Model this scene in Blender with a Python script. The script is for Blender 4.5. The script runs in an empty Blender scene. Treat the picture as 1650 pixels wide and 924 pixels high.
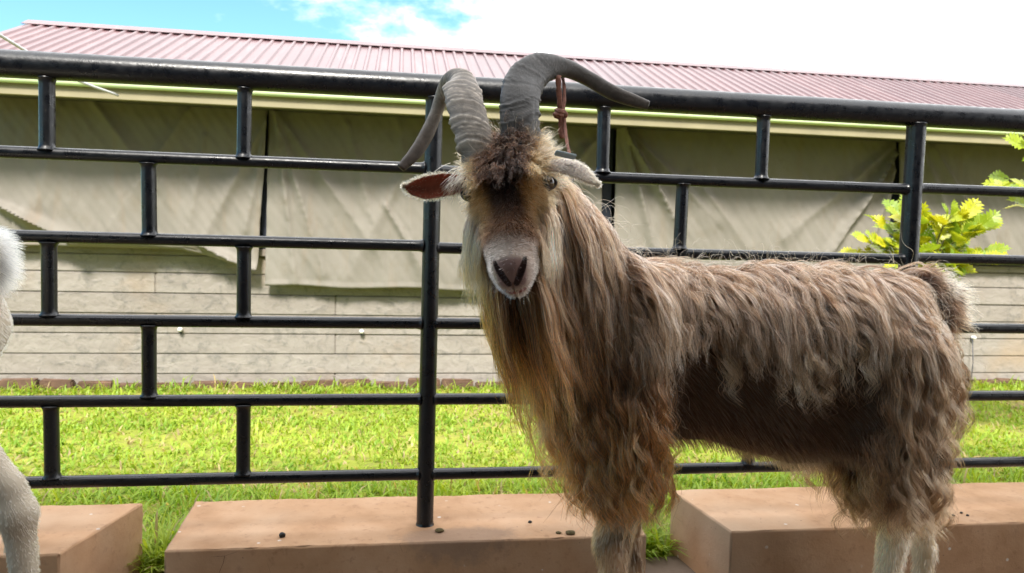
import bpy, bmesh, math, random
import numpy as np
from mathutils import Vector, Matrix, kdtree

random.seed(7)
RNG = np.random.default_rng(11)
scene = bpy.context.scene
COL = scene.collection

# ------------------------------------------------------------------ camera
YAW, PITCH, ROLL, FPX = 0.150514, -0.0610226, 0.0257783, 1200.0
def cam_axes():
    cy, sy, cp, sp = math.cos(YAW), math.sin(YAW), math.cos(PITCH), math.sin(PITCH)
    f = Vector((sy * cp, cy * cp, sp)); r = Vector((cy, -sy, 0)); u = r.cross(f)
    c, s = math.cos(ROLL), math.sin(ROLL)
    return c * r + s * u, -s * r + c * u, f
_r, _u, _f = cam_axes()
cam_data = bpy.data.cameras.new("camera")
cam = bpy.data.objects.new("camera", cam_data)
COL.objects.link(cam)
cam.matrix_world = Matrix(((_r.x, _u.x, -_f.x, 0), (_r.y, _u.y, -_f.y, 0), (_r.z, _u.z, -_f.z, 1.0), (0, 0, 0, 1)))
cam_data.sensor_width = 36.0
cam_data.lens = 36.0 * FPX / 1650.0
cam_data.clip_start = 0.05
cam_data.clip_end = 3000
cam_data.dof.use_dof = True
cam_data.dof.focus_distance = 1.5
cam_data.dof.aperture_fstop = 7.0
scene.camera = cam

# ------------------------------------------------------------------ world, sun, exposure
SUN_EL, SUN_AZ = math.radians(49.5), math.radians(192)      # azimuth clockwise from +Y
world = bpy.data.worlds.new("World"); scene.world = world; world.use_nodes = True
nt = world.node_tree; nt.nodes.clear()
def wn(t, **k):
    n = nt.nodes.new(t)
    for a, b in k.items(): setattr(n, a, b)
    return n
out = wn("ShaderNodeOutputWorld"); bg = wn("ShaderNodeBackground")
sky = wn("ShaderNodeTexSky"); sky.sky_type = 'NISHITA'; sky.sun_disc = False
sky.sun_elevation = SUN_EL; sky.sun_rotation = SUN_AZ
sky.air_density = 1.3; sky.dust_density = 0.4; sky.ozone_density = 1.5
tc = wn("ShaderNodeTexCoord")
noi = wn("ShaderNodeTexNoise"); noi.inputs['Scale'].default_value = 4.4; noi.inputs['Detail'].default_value = 9; noi.inputs['Roughness'].default_value = 0.62
sca = wn("ShaderNodeMapping"); sca.inputs['Scale'].default_value = (1, 1, 2.2); sca.inputs['Location'].default_value = (0.35, 0.1, 0.2)
nt.links.new(tc.outputs['Generated'], sca.inputs['Vector']); nt.links.new(sca.outputs[0], noi.inputs['Vector'])
dotn = wn("ShaderNodeVectorMath", operation='DOT_PRODUCT'); dotn.inputs[1].default_value = (1.0, 0.0, 2.4)
nt.links.new(tc.outputs['Generated'], dotn.inputs[0])
m1 = wn("ShaderNodeMath", operation='MULTIPLY_ADD'); m1.inputs[1].default_value = 1.15
nt.links.new(noi.outputs['Fac'], m1.inputs[0]); nt.links.new(dotn.outputs['Value'], m1.inputs[2])
mr = wn("ShaderNodeMapRange"); mr.interpolation_type = 'SMOOTHSTEP'
mr.inputs['From Min'].default_value = 1.14; mr.inputs['From Max'].default_value = 1.46
nt.links.new(m1.outputs[0], mr.inputs['Value'])
mixc = wn("ShaderNodeMix", data_type='RGBA')
mixc.inputs[7].default_value = (11.5, 11.6, 11.8, 1)
skm = wn("ShaderNodeVectorMath", operation='MULTIPLY'); skm.inputs[1].default_value = (.50, .74, .86)
nt.links.new(sky.outputs[0], skm.inputs[0])
nt.links.new(mr.outputs[0], mixc.inputs[0]); nt.links.new(skm.outputs[0], mixc.inputs[6])
nt.links.new(mixc.outputs[2], bg.inputs['Color']); bg.inputs['Strength'].default_value = 0.10
nt.links.new(bg.outputs[0], out.inputs[0])

sun_l = bpy.data.lights.new("sun", 'SUN'); sun_l.energy = 2.6; sun_l.angle = math.radians(11); sun_l.color = (1, 0.95, 0.87)
sun = bpy.data.objects.new("sun", sun_l); COL.objects.link(sun)
sd = Vector((math.sin(SUN_AZ) * math.cos(SUN_EL), math.cos(SUN_AZ) * math.cos(SUN_EL), math.sin(SUN_EL)))
sun.rotation_euler = sd.to_track_quat('Z', 'Y').to_euler()

scene.view_settings.view_transform = 'Standard'
scene.view_settings.look = 'None'
scene.view_settings.exposure = 1.56
SHY = 0.60                                            # front edge of the shelter roof over the camera
scene.view_settings.gamma = 1.0
scene.view_settings.use_curve_mapping = False
scene.render.engine = 'CYCLES'
cy = scene.cycles
cy.max_bounces = 6; cy.diffuse_bounces = 3; cy.glossy_bounces = 2; cy.transmission_bounces = 4; cy.transparent_max_bounces = 8
cy.caustics_reflective = False; cy.caustics_refractive = False
cy.use_denoising = True
try:
    cy.denoiser = 'OPENIMAGEDENOISE'; cy.denoising_prefilter = 'ACCURATE'; cy.denoising_input_passes = 'RGB_ALBEDO_NORMAL'
except Exception: pass
scene.cycles_curves.shape = 'RIBBONS'; scene.cycles_curves.subdivisions = 2

# ------------------------------------------------------------------ materials
def mat(name, base=(.5, .5, .5), rough=.6, spec=.5, metallic=0.0):
    m = bpy.data.materials.new(name); m.use_nodes = True
    b = m.node_tree.nodes['Principled BSDF']
    b.inputs['Base Color'].default_value = (*base, 1); b.inputs['Roughness'].default_value = rough
    b.inputs['Specular IOR Level'].default_value = spec; b.inputs['Metallic'].default_value = metallic
    return m
class NT:
    """small node-building helper on one material"""
    def __init__(s, m): s.m = m; s.t = m.node_tree; s.b = s.t.nodes.get('Principled BSDF')
    def n(s, t, **k):
        x = s.t.nodes.new(t)
        for a, b in k.items(): setattr(x, a, b)
        return x
    def l(s, a, b): s.t.links.new(a, b)
    def coord(s, kind='Object', scale=(1, 1, 1), loc=(0, 0, 0)):
        c = s.n("ShaderNodeTexCoord"); mp = s.n("ShaderNodeMapping")
        mp.inputs['Scale'].default_value = scale; mp.inputs['Location'].default_value = loc
        s.l(c.outputs[kind], mp.inputs['Vector']); return mp.outputs[0]
    def world(s, scale=(1, 1, 1)):
        g = s.n("ShaderNodeNewGeometry"); mp = s.n("ShaderNodeMapping"); mp.inputs['Scale'].default_value = scale
        s.l(g.outputs['Position'], mp.inputs['Vector']); return mp.outputs[0]
    def noise(s, vec, scale, detail=5, rough=.55, dist=0):
        x = s.n("ShaderNodeTexNoise"); s.l(vec, x.inputs['Vector'])
        x.inputs['Scale'].default_value = scale; x.inputs['Detail'].default_value = detail
        x.inputs['Roughness'].default_value = rough; x.inputs['Distortion'].default_value = dist
        return x.outputs['Fac']
    def voro(s, vec, scale, feature='F1'):
        x = s.n("ShaderNodeTexVoronoi", feature=feature); s.l(vec, x.inputs['Vector']); x.inputs['Scale'].default_value = scale
        return x
    def ramp(s, fac, stops):
        x = s.n("ShaderNodeValToRGB"); s.l(fac, x.inputs[0]); e = x.color_ramp.elements
        while len(e) < len(stops): e.new(0.5)
        for q, (p, c) in zip(e, stops):
            q.position = p; q.color = (*c, 1) if len(c) == 3 else c
        return x.outputs[0]
    def g(s, fac, a, b):
        return s.ramp(fac, [(a, (0, 0, 0)), (b, (1, 1, 1))])
    def mix(s, fac, a, b, blend='MIX'):
        x = s.n("ShaderNodeMix", data_type='RGBA', blend_type=blend)
        for v, i in ((fac, 0), (a, 6), (b, 7)):
            if hasattr(v, 'is_linked') or hasattr(v, 'links'): s.l(v, x.inputs[i])
            elif i == 0: x.inputs[0].default_value = v
            else: x.inputs[i].default_value = (*v, 1)
        return x.outputs[2]
    def color(s, c): s.l(c, s.b.inputs['Base Color'])
    def bump(s, h, strength=.3, dist=.01, prev=None):
        x = s.n("ShaderNodeBump"); s.l(h, x.inputs['Height']); x.inputs['Strength'].default_value = strength; x.inputs['Distance'].default_value = dist
        if prev is not None: s.l(prev, x.inputs['Normal'])
        s.l(x.outputs[0], s.b.inputs['Normal']); return x.outputs[0]
    def rnd(s):
        return s.n("ShaderNodeObjectInfo").outputs['Random']

def m_fence():
    m = mat("black_enamel", (.003, .004, .006), .2, .5); N = NT(m)
    w = N.world()
    sp = N.g(N.noise(w, 260, 2), .68, .73); big = N.noise(w, 6, 4)
    c = N.mix(N.g(big, .45, .75), (.0025, .0035, .006), (.005, .006, .008))
    c = N.mix(sp, c, (.06, .05, .04))
    rust = N.g(N.noise(w, 34, 6, .7), .70, .76)
    c = N.mix(rust, c, (.03, .015, .010)); N.color(c)
    N.l(N.ramp(N.noise(w, 40, 4), [(.35, (.24, .24, .24)), (.7, (.44, .44, .44))]), N.b.inputs['Roughness'])
    b = N.bump(N.noise(w, 22, 4), .25, .004); N.bump(N.noise(w, 150, 2), .15, .002, b)
    return m
def m_block():
    m = mat("red_oxide_concrete", (.36, .2, .13), .78, .3); N = NT(m); w = N.world()
    n1 = N.noise(w, 5, 6, .6); n2 = N.noise(w, 38, 5, .65); n3 = N.noise(w, 1.7, 3)
    c = N.ramp(n1, [(.3, (.37, .205, .105)), (.5, (.47, .28, .158)), (.72, (.54, .345, .215))])
    c = N.mix(N.g(n2, .56, .74), c, (.33, .18, .098))
    c = N.mix(N.g(n3, .52, .68), c, (.54, .37, .245))
    # pale droppings and chipped flecks
    v = N.voro(w, 16); fl = N.g(N.noise(w, 70, 3), .72, .76)
    d = N.n("ShaderNodeMath", operation='LESS_THAN'); N.l(v.outputs['Distance'], d.inputs[0]); d.inputs[1].default_value = .085
    dm = N.n("ShaderNodeMath", operation='MULTIPLY'); N.l(d.outputs[0], dm.inputs[0]); N.l(N.g(N.noise(w, 7, 2), .5, .55), dm.inputs[1])
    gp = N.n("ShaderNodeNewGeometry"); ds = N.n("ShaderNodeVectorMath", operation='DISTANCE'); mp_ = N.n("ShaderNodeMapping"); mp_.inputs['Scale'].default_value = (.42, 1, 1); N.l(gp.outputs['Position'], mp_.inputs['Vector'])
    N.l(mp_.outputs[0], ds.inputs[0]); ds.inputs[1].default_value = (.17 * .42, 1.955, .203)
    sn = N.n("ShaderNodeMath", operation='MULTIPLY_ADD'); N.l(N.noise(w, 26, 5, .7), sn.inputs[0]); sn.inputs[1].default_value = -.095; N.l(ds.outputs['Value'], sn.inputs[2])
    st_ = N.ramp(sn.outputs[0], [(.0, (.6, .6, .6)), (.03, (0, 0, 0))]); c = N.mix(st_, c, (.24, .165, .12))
    cr = N.voro(N.world((1, 1.6, 1)), 5.5, 'DISTANCE_TO_EDGE'); crk = N.n("ShaderNodeMath", operation='LESS_THAN'); N.l(cr.outputs['Distance'], crk.inputs[0]); crk.inputs[1].default_value = .0018
    ck = N.n("ShaderNodeMath", operation='MULTIPLY'); N.l(crk.outputs[0], ck.inputs[0]); N.l(N.g(N.noise(w, 3.3, 2), .66, .69), ck.inputs[1]); c = N.mix(ck.outputs[0], c, (.17, .10, .065))
    c = N.mix(dm.outputs[0], c, (.62, .55, .48)); c = N.mix(fl, c, (.20, .12, .08))
    N.color(c)
    b = N.bump(n2, .3, .004); N.bump(N.noise(w, 160, 3), .25, .0015, b)
    return m
def m_plank():
    m = mat("precast_concrete", (.45, .41, .36), .9, .2); N = NT(m)
    w = N.world((1, 1, 1)); lo = N.world((2.2, 1, 7.5))
    n1 = N.noise(lo, 2.4, 6, .65); n2 = N.noise(w, 30, 6, .7); n3 = N.noise(N.world((4.5, 1, 5)), 2.2, 3, .5, 1.2)
    c = N.ramp(n1, [(.28, (.26, .232, .205)), (.5, (.315, .283, .252)), (.75, (.36, .328, .296))])
    c = N.mix(N.g(n3, .56, .76), c, (.265, .24, .215))
    sm = N.n("ShaderNodeMath", operation='MULTIPLY'); N.l(N.g(n3, .50, .62), sm.inputs[0]); N.l(N.g(n2, .44, .60), sm.inputs[1])
    c = N.mix(sm.outputs[0], c, (.215, .20, .18))
    c = N.mix(N.g(N.noise(w, 2.1, 4), .55, .75), c, (.34, .27, .205))
    x = N.n("ShaderNodeMix", data_type='RGBA', blend_type='MULTIPLY'); x.inputs[0].default_value = 1
    N.l(c, x.inputs[6]); N.l(N.ramp(N.rnd(), [(0, (.86, .85, .84)), (1, (1.0, 1.0, 1.0))]), x.inputs[7]); N.color(x.outputs[2])
    b = N.bump(n2, .55, .012); N.bump(n3, .35, .02, b)
    return m
def m_tarp():
    m = mat("olive_canvas", (.34, .31, .24), .85, .2); N = NT(m); w = N.world()
    n1 = N.noise(w, 1.6, 5, .6); n2 = N.noise(w, 7, 6, .65); st = N.noise(N.world((5, 1, .7)), 2, 4)
    c = N.ramp(n1, [(.3, (.20, .183, .153)), (.6, (.24, .220, .188)), (.8, (.265, .246, .213))])
    c = N.mix(N.g(n2, .55, .8), c, (.20, .175, .135)); c = N.mix(N.g(st, .56, .78), c, (.235, .195, .15)); N.color(c)
    wv = N.n("ShaderNodeTexWave"); N.l(N.world((1, 1, 1)), wv.inputs['Vector']); wv.inputs['Scale'].default_value = 3; wv.inputs['Distortion'].default_value = 9; wv.inputs['Detail'].default_value = 2
    b = N.bump(wv.outputs['Fac'], .10, .03); N.bump(n2, .15, .02, b)
    return m
def m_roof():
    m = mat("maroon_roof_sheet", (.30, .10, .10), .38, .5); N = NT(m); w = N.world()
    n1 = N.noise(w, 1.2, 4); n2 = N.noise(N.world((9, 1.2, 1)), 2, 4)
    c = N.mix(N.g(n1, .35, .7), (.100, .052, .056), (.125, .066, .070)); c = N.mix(N.g(n2, .55, .75), c, (.16, .095, .097)); sxr = N.n("ShaderNodeSeparateXYZ"); N.l(w, sxr.inputs[0]); dv = N.n("ShaderNodeMath", operation='MULTIPLY_ADD'); dv.inputs[1].default_value = 1 / .652; dv.inputs[2].default_value = 10.2; N.l(sxr.outputs[0], dv.inputs[0])
    flr = N.n("ShaderNodeMath", operation='FLOOR'); N.l(dv.outputs[0], flr.inputs[0]); wnz = N.n("ShaderNodeTexWhiteNoise", noise_dimensions='1D'); N.l(flr.outputs[0], wnz.inputs['W'])
    c = N.mix(1.0, c, N.ramp(wnz.outputs['Value'], [(0, (.82, .84, .86)), (1, (1.08, 1.04, 1.02))]), 'MULTIPLY'); N.color(c)
    N.bump(N.noise(w, 4, 3), .1, .01)
    return m
def m_flat(name, base, rough=.6, var=.15, scale=20, bump=.15, spec=.4):
    m = mat(name, base, rough, spec); N = NT(m); w = N.world()
    n = N.noise(w, scale, 5, .6)
    N.color(N.ramp(n, [(.3, tuple(v * (1 - var) for v in base)), (.7, tuple(min(1, v * (1 + var)) for v in base))]))
    if bump: N.bump(n, bump, .004)
    return m
M = dict(
    fence=m_fence(), block=m_block(), plank=m_plank(), tarp=m_tarp(), roof=m_roof(),
    fascia=m_flat("fascia_paint", (.30, .265, .16), .6, .10, 5, .05), lip=m_flat("gutter_paint", (.62, .74, .42), .4, .08, 5, .05),
    steel=m_flat("column_steel", (.035, .042, .06), .5), inner=m_flat("shed_lining", (.09, .085, .08), .9),
    brick=m_flat("footing_brick", (.12, .07, .045), .9, .35, 18, .6), white=m_flat("white_ceramic", (.75, .74, .70), .35),
    cable=m_flat("grey_cable", (.5, .5, .5), .5), pellet=m_flat("dark_dung", (.012, .010, .008), .45, .4, 200, .4),
    dung=m_flat("dry_dung", (.10, .075, .03), .9, .5, 150, .6), straw=m_flat("dry_straw", (.42, .36, .24), .8),
    hoof=m_flat("hoof_horn", (.05, .04, .033), .5), leather=m_flat("red_brown_leather", (.23, .095, .065), .72, .3, 90, .4),
    tag=m_flat("grey_tag", (.36, .43, .46), .45, .1),
)

# ------------------------------------------------------------------ object helpers
def link(name, data, parent=None):
    o = bpy.data.objects.new(name, data); COL.objects.link(o)
    if parent is not None: o.parent = parent
    return o
def tag(o, label=None, cat=None, group=None, kind=None):
    if label: o["label"] = label
    if cat: o["category"] = cat
    if group: o["group"] = group
    if kind: o["kind"] = kind
    return o
def empty(name, loc=(0, 0, 0)):
    o = bpy.data.objects.new(name, None); COL.objects.link(o); o.location = loc; o.empty_display_size = .1; return o
def mesh(name, verts, faces, m, parent=None, smooth=False, loc=None):
    me = bpy.data.meshes.new(name)
    me.from_pydata([tuple(v) for v in verts], [], [tuple(f) for f in faces]); me.update()
    if smooth: me.shade_smooth()
    if m is not None: me.materials.append(m)
    o = link(name, me, parent)
    if loc is not None: o.location = loc
    elif parent is not None: o.matrix_parent_inverse = Matrix.Translation(-Vector(parent.location))
    return o
def bm_obj(name, bm, m, parent=None, smooth=False):
    me = bpy.data.meshes.new(name); bm.normal_update(); bm.to_mesh(me); bm.free()
    if smooth: me.shade_smooth()
    me.materials.append(m); o = link(name, me, parent)
    if parent is not None: o.matrix_parent_inverse = Matrix.Translation(-Vector(parent.location))
    return o
def box_bm(lo, hi, bevel=0.0, seg=1):
    bm = bmesh.new(); bmesh.ops.create_cube(bm, size=1)
    c = (Vector(lo) + Vector(hi)) / 2; s = Vector(hi) - Vector(lo)
    for v in bm.verts: v.co = Vector((v.co.x * s.x, v.co.y * s.y, v.co.z * s.z)) + c
    if bevel: bmesh.ops.bevel(bm, geom=bm.edges[:], offset=bevel, segments=seg, affect='EDGES')
    return bm
def frame_of(t, ref=Vector((0, 0, 1))):
    t = t.normalized()
    if abs(t.dot(ref)) > .95: ref = Vector((0, 1, 0))
    a = t.cross(ref).normalized(); return a, a.cross(t).normalized()
def tube_geo(path, radii, n=12, cap=True, ref=Vector((0, 0, 1))):
    """swept tube: path of Vectors, one radius each"""
    V, F = [], []
    P = [Vector(p) for p in path]
    for i, p in enumerate(P):
        t = (P[min(i + 1, len(P) - 1)] - P[max(i - 1, 0)]); a, b = frame_of(t, ref)
        for k in range(n):
            q = 2 * math.pi * k / n; V.append(p + (a * math.cos(q) + b * math.sin(q)) * radii[i])
    for i in range(len(P) - 1):
        for k in range(n):
            k2 = (k + 1) % n; F.append((i * n + k, i * n + k2, (i + 1) * n + k2, (i + 1) * n + k))
    if cap:
        F.append(tuple(range(n))[::-1]); F.append(tuple((len(P) - 1) * n + k for k in range(n)))
    return V, F
def tube(name, path, radii, m, parent=None, n=12, smooth=True, cap=True):
    if isinstance(radii, (int, float)): radii = [radii] * len(path)
    V, F = tube_geo(path, radii, n, cap); return mesh(name, V, F, m, parent, smooth)
def pix(px, py, Y):
    """point at distance Y on the sight line of a measured photo pixel (used once to read off real positions)"""
    d = _f + _r * ((px - 825) / FPX) + _u * ((462 - py) / FPX)
    return Vector((d.x, d.y, d.z)) * (Y / d.y) + Vector((0, 0, 1))
def fbm(x, y, s=0.0):
    return (math.sin(x * 3.1 + s) * math.cos(y * 2.7 - s * 1.3) + .5 * math.sin(x * 7.3 + y * 5.1 + s * 2) + .25 * math.sin(x * 15.7 - y * 13.3 + s)) / 1.75
# ------------------------------------------------------------------ ground and floor
def m_ground(k=1.0):
    m = mat("lawn_soil", (.1, .12, .03), .95, .1); N = NT(m); w = N.world()
    n1 = N.noise(w, 1.3, 5, .6); n2 = N.noise(w, 14, 5, .7)
    c = N.ramp(n1, [(.3, (.18 * k, .23 * k, .03 * k)), (.55, (.26 * k, .27 * k, .05 * k)), (.70, (.34 * k, .25 * k, .13 * k))])
    c = N.mix(N.g(n2, .5, .75), c, (.15, .115, .06)); N.color(c); N.bump(n2, .6, .03); return m
M['ground'] = m_ground()
def grid_sheet(name, x0, x1, y0, y1, nx, ny, zf, m):
    V = []; F = []
    for j in range(ny + 1):
        for i in range(nx + 1):
            x = x0 + (x1 - x0) * i / nx; y = y0 + (y1 - y0) * j / ny; V.append((x, y, zf(x, y)))
    for j in range(ny):
        for i in range(nx):
            a = j * (nx + 1) + i; F.append((a, a + 1, a + nx + 2, a + nx + 1))
    return mesh(name, V, F, m, smooth=True)
R = 1500
V = [(-R, -R, -.03), (R, -R, -.03), (R, R, -.03), (-R, R, -.03)]
tag(mesh("ground", V, [(0, 1, 2, 3)], m_ground(.42)), kind="structure")
def lawn_z(x, y): return -.012 + .012 * fbm(x * .8, y * .8, 1.0)
tag(grid_sheet("lawn", -6, 12, 2.20, 5.2, 90, 24, lawn_z, M['ground']), kind="structure")
def m_floor():
    m = mat("worn_floor_concrete", (.3, .22, .17), .9, .2); N = NT(m); w = N.world()
    n = N.noise(w, 6, 6, .65); n2 = N.noise(w, 60, 4)
    c = N.ramp(n, [(.3, (.12, .088, .066)), (.7, (.20, .15, .115))]); c = N.mix(N.g(n2, .6, .75), c, (.15, .11, .08)); N.color(c); N.bump(n2, .4, .004); return m
M['floor'] = m_floor()
bm = box_bm((-8, -9, -.2), (12, 2.235, .004), .01, 2)
for v in bm.verts:
    if v.co.y > 2.2: v.co.y += .02 * fbm(v.co.x * 3, 0)
tag(bm_obj("floor", bm, M['floor']), kind="structure")

# the open-fronted shelter the photograph is taken from
M['shelter'] = m_flat("shelter_plaster", (.20, .17, .145), .9, .12, 3, .1)
RGY, RGZ = -3.4, 2.9 + (SHY + 3.4) * math.tan(math.radians(42))
prs = [(SHY, 2.9), (RGY, RGZ), (2 * RGY - SHY, 2.9), (2 * RGY - SHY - .05, 2.84), (RGY, RGZ - .12), (SHY + .05, 2.84)]
mesh("shelter_roof", [(-8, y, z) for y, z in prs] + [(12, y, z) for y, z in prs], [(i, (i + 1) % 6, 6 + (i + 1) % 6, 6 + i) for i in range(6)] + [(5, 4, 1, 0), (4, 3, 2, 1), (6, 7, 10, 11), (7, 8, 9, 10)], M['shelter'])["kind"] = "structure"
tag(bm_obj("shelter_wall", box_bm((-8, -7.1, 0.006), (12, -7.0, 2.80)), M['shelter']), kind="structure")

# ------------------------------------------------------------------ concrete blocks
BZ = .203
def block(corners, label):
    """low cast plinth from its four top corners (front-left, front-right, back-right, back-left)"""
    fl, fr, br, bl = [Vector((*c, BZ)) for c in corners]
    Lx = (fr - fl).length; Ly = .355
    def cuts(L, step, both=True):
        n_ = int(L / step); c = [0, .0025, .006, .012] + [.012 + (L - .024) * k / n_ for k in range(1, n_)] + [L - .012, L - .006, L - .0025, L]
        return [v / L for v in c]
    us, vs = cuts(Lx, .022), cuts(Ly, .024); ws = [k / 8 * .94 for k in range(8)] + [.94, 1 - .006 / BZ, 1 - .0025 / BZ, 1]
    nx, ny, nz = len(us) - 1, len(vs) - 1, len(ws) - 1
    bm = bmesh.new(); grid = {}
    def P(u, v, w):
        p = fl.lerp(fr, u).lerp(bl.lerp(br, u), v); p.z = BZ * w; return p
    def vert(i, j, k):
        key = (i, j, k)
        if key not in grid:
            p = P(us[i], vs[j], ws[k]); d = Vector(((i == nx) - (i == 0), (j == ny) - (j == 0), float(k == nz)))
            s_ = fbm(p.x * 6, p.y * 9 + p.z * 7, 2) * .0016 + fbm(p.x * 31, p.y * 37 + p.z * 23, 4) * .0007
            c1, c2, c3 = sum(abs(v) for v in d), 0, 0
            if d.length > 0:
                dn = d.normalized(); p = p + dn * s_
                if c1 >= 2:
                    chip = max(0, fbm(p.x * 13 + p.z * 5, p.y * 17 + p.z * 29, 7) - .45) * .022
                    p -= dn * (.0022 + .002 * abs(fbm(p.x * 41, p.y * 37 + p.z * 51, 3)) + chip)
            grid[key] = bm.verts.new(p)
        return grid[key]
    for i in range(nx):
        for k in range(nz):
            bm.faces.new((vert(i, 0, k), vert(i + 1, 0, k), vert(i + 1, 0, k + 1), vert(i, 0, k + 1)))
            bm.faces.new((vert(i + 1, ny, k), vert(i, ny, k), vert(i, ny, k + 1), vert(i + 1, ny, k + 1)))
        for j in range(ny): bm.faces.new((vert(i, j, nz), vert(i + 1, j, nz), vert(i + 1, j + 1, nz), vert(i, j + 1, nz)))
    for j in range(ny):
        for k in range(nz):
            bm.faces.new((vert(0, j + 1, k), vert(0, j, k), vert(0, j, k + 1), vert(0, j + 1, k + 1)))
            bm.faces.new((vert(nx, j, k), vert(nx, j + 1, k), vert(nx, j + 1, k + 1), vert(nx, j, k + 1)))
    for e in bm.edges:
        if not e.is_boundary: e.smooth = e.calc_face_angle(0) < .45
    for f in bm.faces: f.smooth = True
    return tag(bm_obj("concrete_block", bm, M['block']), label, "concrete block", "plinth blocks under the fence")
block([(-1.95, 1.93), (-.817, 1.931), (-.735, 2.281), (-1.95, 2.285)], "red-brown concrete plinth block behind the white goat's leg, cut off at the left edge")
block([(-.571, 1.928), (.684, 1.921), (.70, 2.277), (-.589, 2.286)], "red-brown concrete plinth block in the middle, carrying the near fence post and one dung pellet")
block([(.931, 1.925), (2.50, 1.913), (2.50, 2.267), (.888, 2.277)], "red-brown concrete plinth block behind the brown goat's hind legs")

# ------------------------------------------------------------------ fence
FY = 2.05
RZ = [1.4075, 1.187, .978, .768, .557, .3455]
fence = empty("fence", (0.08, FY, BZ))
tag(fence, "black painted tubular steel fence with rails and short struts in a brick pattern", "fence")
posts = [(-1.359, .025), (.0815, .0235), (1.518, .027), (2.955, .025)]
def bowed(a, b, n, seed):
    a, b = Vector(a), Vector(b); P = []
    for i in range(n + 1):
        t = i / n; p = a.lerp(b, t); q = math.sin(math.pi * t)
        P.append(p + Vector((0, .002 * fbm(seed, t * 2), .0022 * fbm(t * 2, seed))) * q)
    return P
tube("top_rail", bowed((-2.9, FY, RZ[0]), (4.6, FY, RZ[0]), 30, .3), .0345, M['fence'], fence, 24)
def collar(P, r, flare, w=.007):
    """weld bead flare at both ends of a pipe path"""
    a, b = P[0], P[-1]; d = (b - a).normalized(); L = (b - a).length
    path = [a, a + d * w * .5, a + d * w, a + d * 2.2 * w] + [a.lerp(b, .12 + .76 * i / 6) for i in range(7)] + [b - d * 2.2 * w, b - d * w, b - d * w * .5, b]
    rr = [r + flare, r + flare * .75, r + flare * .3, r] + [r] * 7 + [r, r + flare * .3, r + flare * .75, r + flare]
    return path, rr
for i, (x, r) in enumerate(posts):
    top = Vector((x + .004, FY, RZ[0] - .026)); bot = Vector((x, FY, BZ - .004 if x < 2.4 else -.02))
    P, rr = collar([bot, top], r, .004, .006); tube("post", P, rr, M['fence'], fence, 20)
bays = [(-2.8, -1.359)] + [(posts[i][0], posts[i + 1][0]) for i in range(3)] + [(2.955, 4.4)]
for b, (x0, x1) in enumerate(bays):
    for k in range(1, 6):
        z = RZ[k] + (.003 if b % 2 else -.002) * (1 if k in (1, 2) else 0)
        a = Vector((x0 + .018, FY, z)); c = Vector((x1 - .018, FY, z + .002 * fbm(b, k)))
        P, rr = collar([a, c], .0158, .0045, .006); tube("rail", P, rr, M['fence'], fence, 14)
    for k in range(5):
        xs = [x0 + .477, x0 + .953] if k % 2 == 0 else [x0 + .716]
        for x in xs:
            a = Vector((x + .003 * fbm(x, k), FY, RZ[k + 1] + .011)); c = Vector((x, FY, RZ[k] - (.029 if k == 0 else .011)))
            P, rr = collar([a, c], .0184, .0055, .006); tube("strut", P, rr, M['fence'], fence, 16)

# ------------------------------------------------------------------ shed
WX0, WX1, WY = -2.70, 9.2, 5.10
shed = empty("shed", (0, WY, 0))
tag(shed, "low shed with maroon ribbed metal roof, lime fascia and concrete plank wall", "shed")
zs = [-.06, .075, .207, .340, .470, .603, .735, .852]
pl_cache = {}
for k in range(7):
    x = WX0 + (-.0 if k % 2 else -.9); x = WX0
    first = True
    while x < WX1 - .01:
        L = 2.28 if not (first and k % 2) else 1.14
        first = False
        x2 = min(x + L, WX1); lx = x2 - x
        key = (round(lx, 3), k)
        z0, z1 = zs[k] + .0011, zs[k + 1] - .0011
        if key not in pl_cache:
            bm = box_bm((0, 0, 0), (lx - .0015, .06, z1 - z0)	, .006, 2)
            me = bpy.data.meshes.new("wall_plank"); bm.to_mesh(me); bm.free(); me.materials.append(M['plank']); pl_cache[key] = me
        o = link("wall_plank", pl_cache[key], shed); o.location = (x + .0008, random.uniform(-.003, .003) - .0, z0)
        x = x2
bm = box_bm((WX0 - .02, WY - .022, .854), (WX1, WY + .09, .905), .006, 2); bm_obj("wall_cap", bm, M['plank'], shed)
bm = box_bm((WX0 + .02, WY + .035, -.05), (WX1 - .02, WY + .055, .86)); bm_obj("wall_core", bm, M['inner'], shed)
x = WX0
while x < WX1 - .3:                                     # brick footing along the wall foot
    L = random.uniform(.19, .225); h = random.uniform(.012, .048); d = random.uniform(.05, .085)
    bm = box_bm((x, WY - d, -.04), (x + L, WY - .004, h), .008, 2)
    for v in bm.verts: v.co += Vector((random.uniform(-.004, .004), random.uniform(-.005, .003), random.uniform(-.006, .006)))
    bm_obj("brick", bm, M['brick'], shed); x += L + random.uniform(.006, .03)
# columns, back and end walls
for cx in (-2.62, -.87, 1.432, 3.64, 5.9, 8.2):
    bm = box_bm((cx - .034, WY + .0, .906), (cx + .034, WY + .07, 1.83), .004); bm_obj("column", bm, M['steel'], shed)
bm = box_bm((WX0, 6.0, 0), (WX1, 6.08, 2.40)); bm_obj("back_wall", bm, M['inner'], shed)
for nm, xa in (("end_wall", WX0 - .05), ("end_wall", WX1)):
    V = [(xa, WY + .1, 0), (xa, 6.08, 0), (xa, 6.08, 2.40), (xa, WY + .1, 1.98)]; V += [(v[0] + .05, v[1], v[2]) for v in V]
    mesh(nm, V, [(3, 2, 1, 0), (4, 5, 6, 7), (0, 1, 5, 4), (1, 2, 6, 5), (2, 3, 7, 6), (3, 0, 4, 7)], M['inner'], shed)
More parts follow.
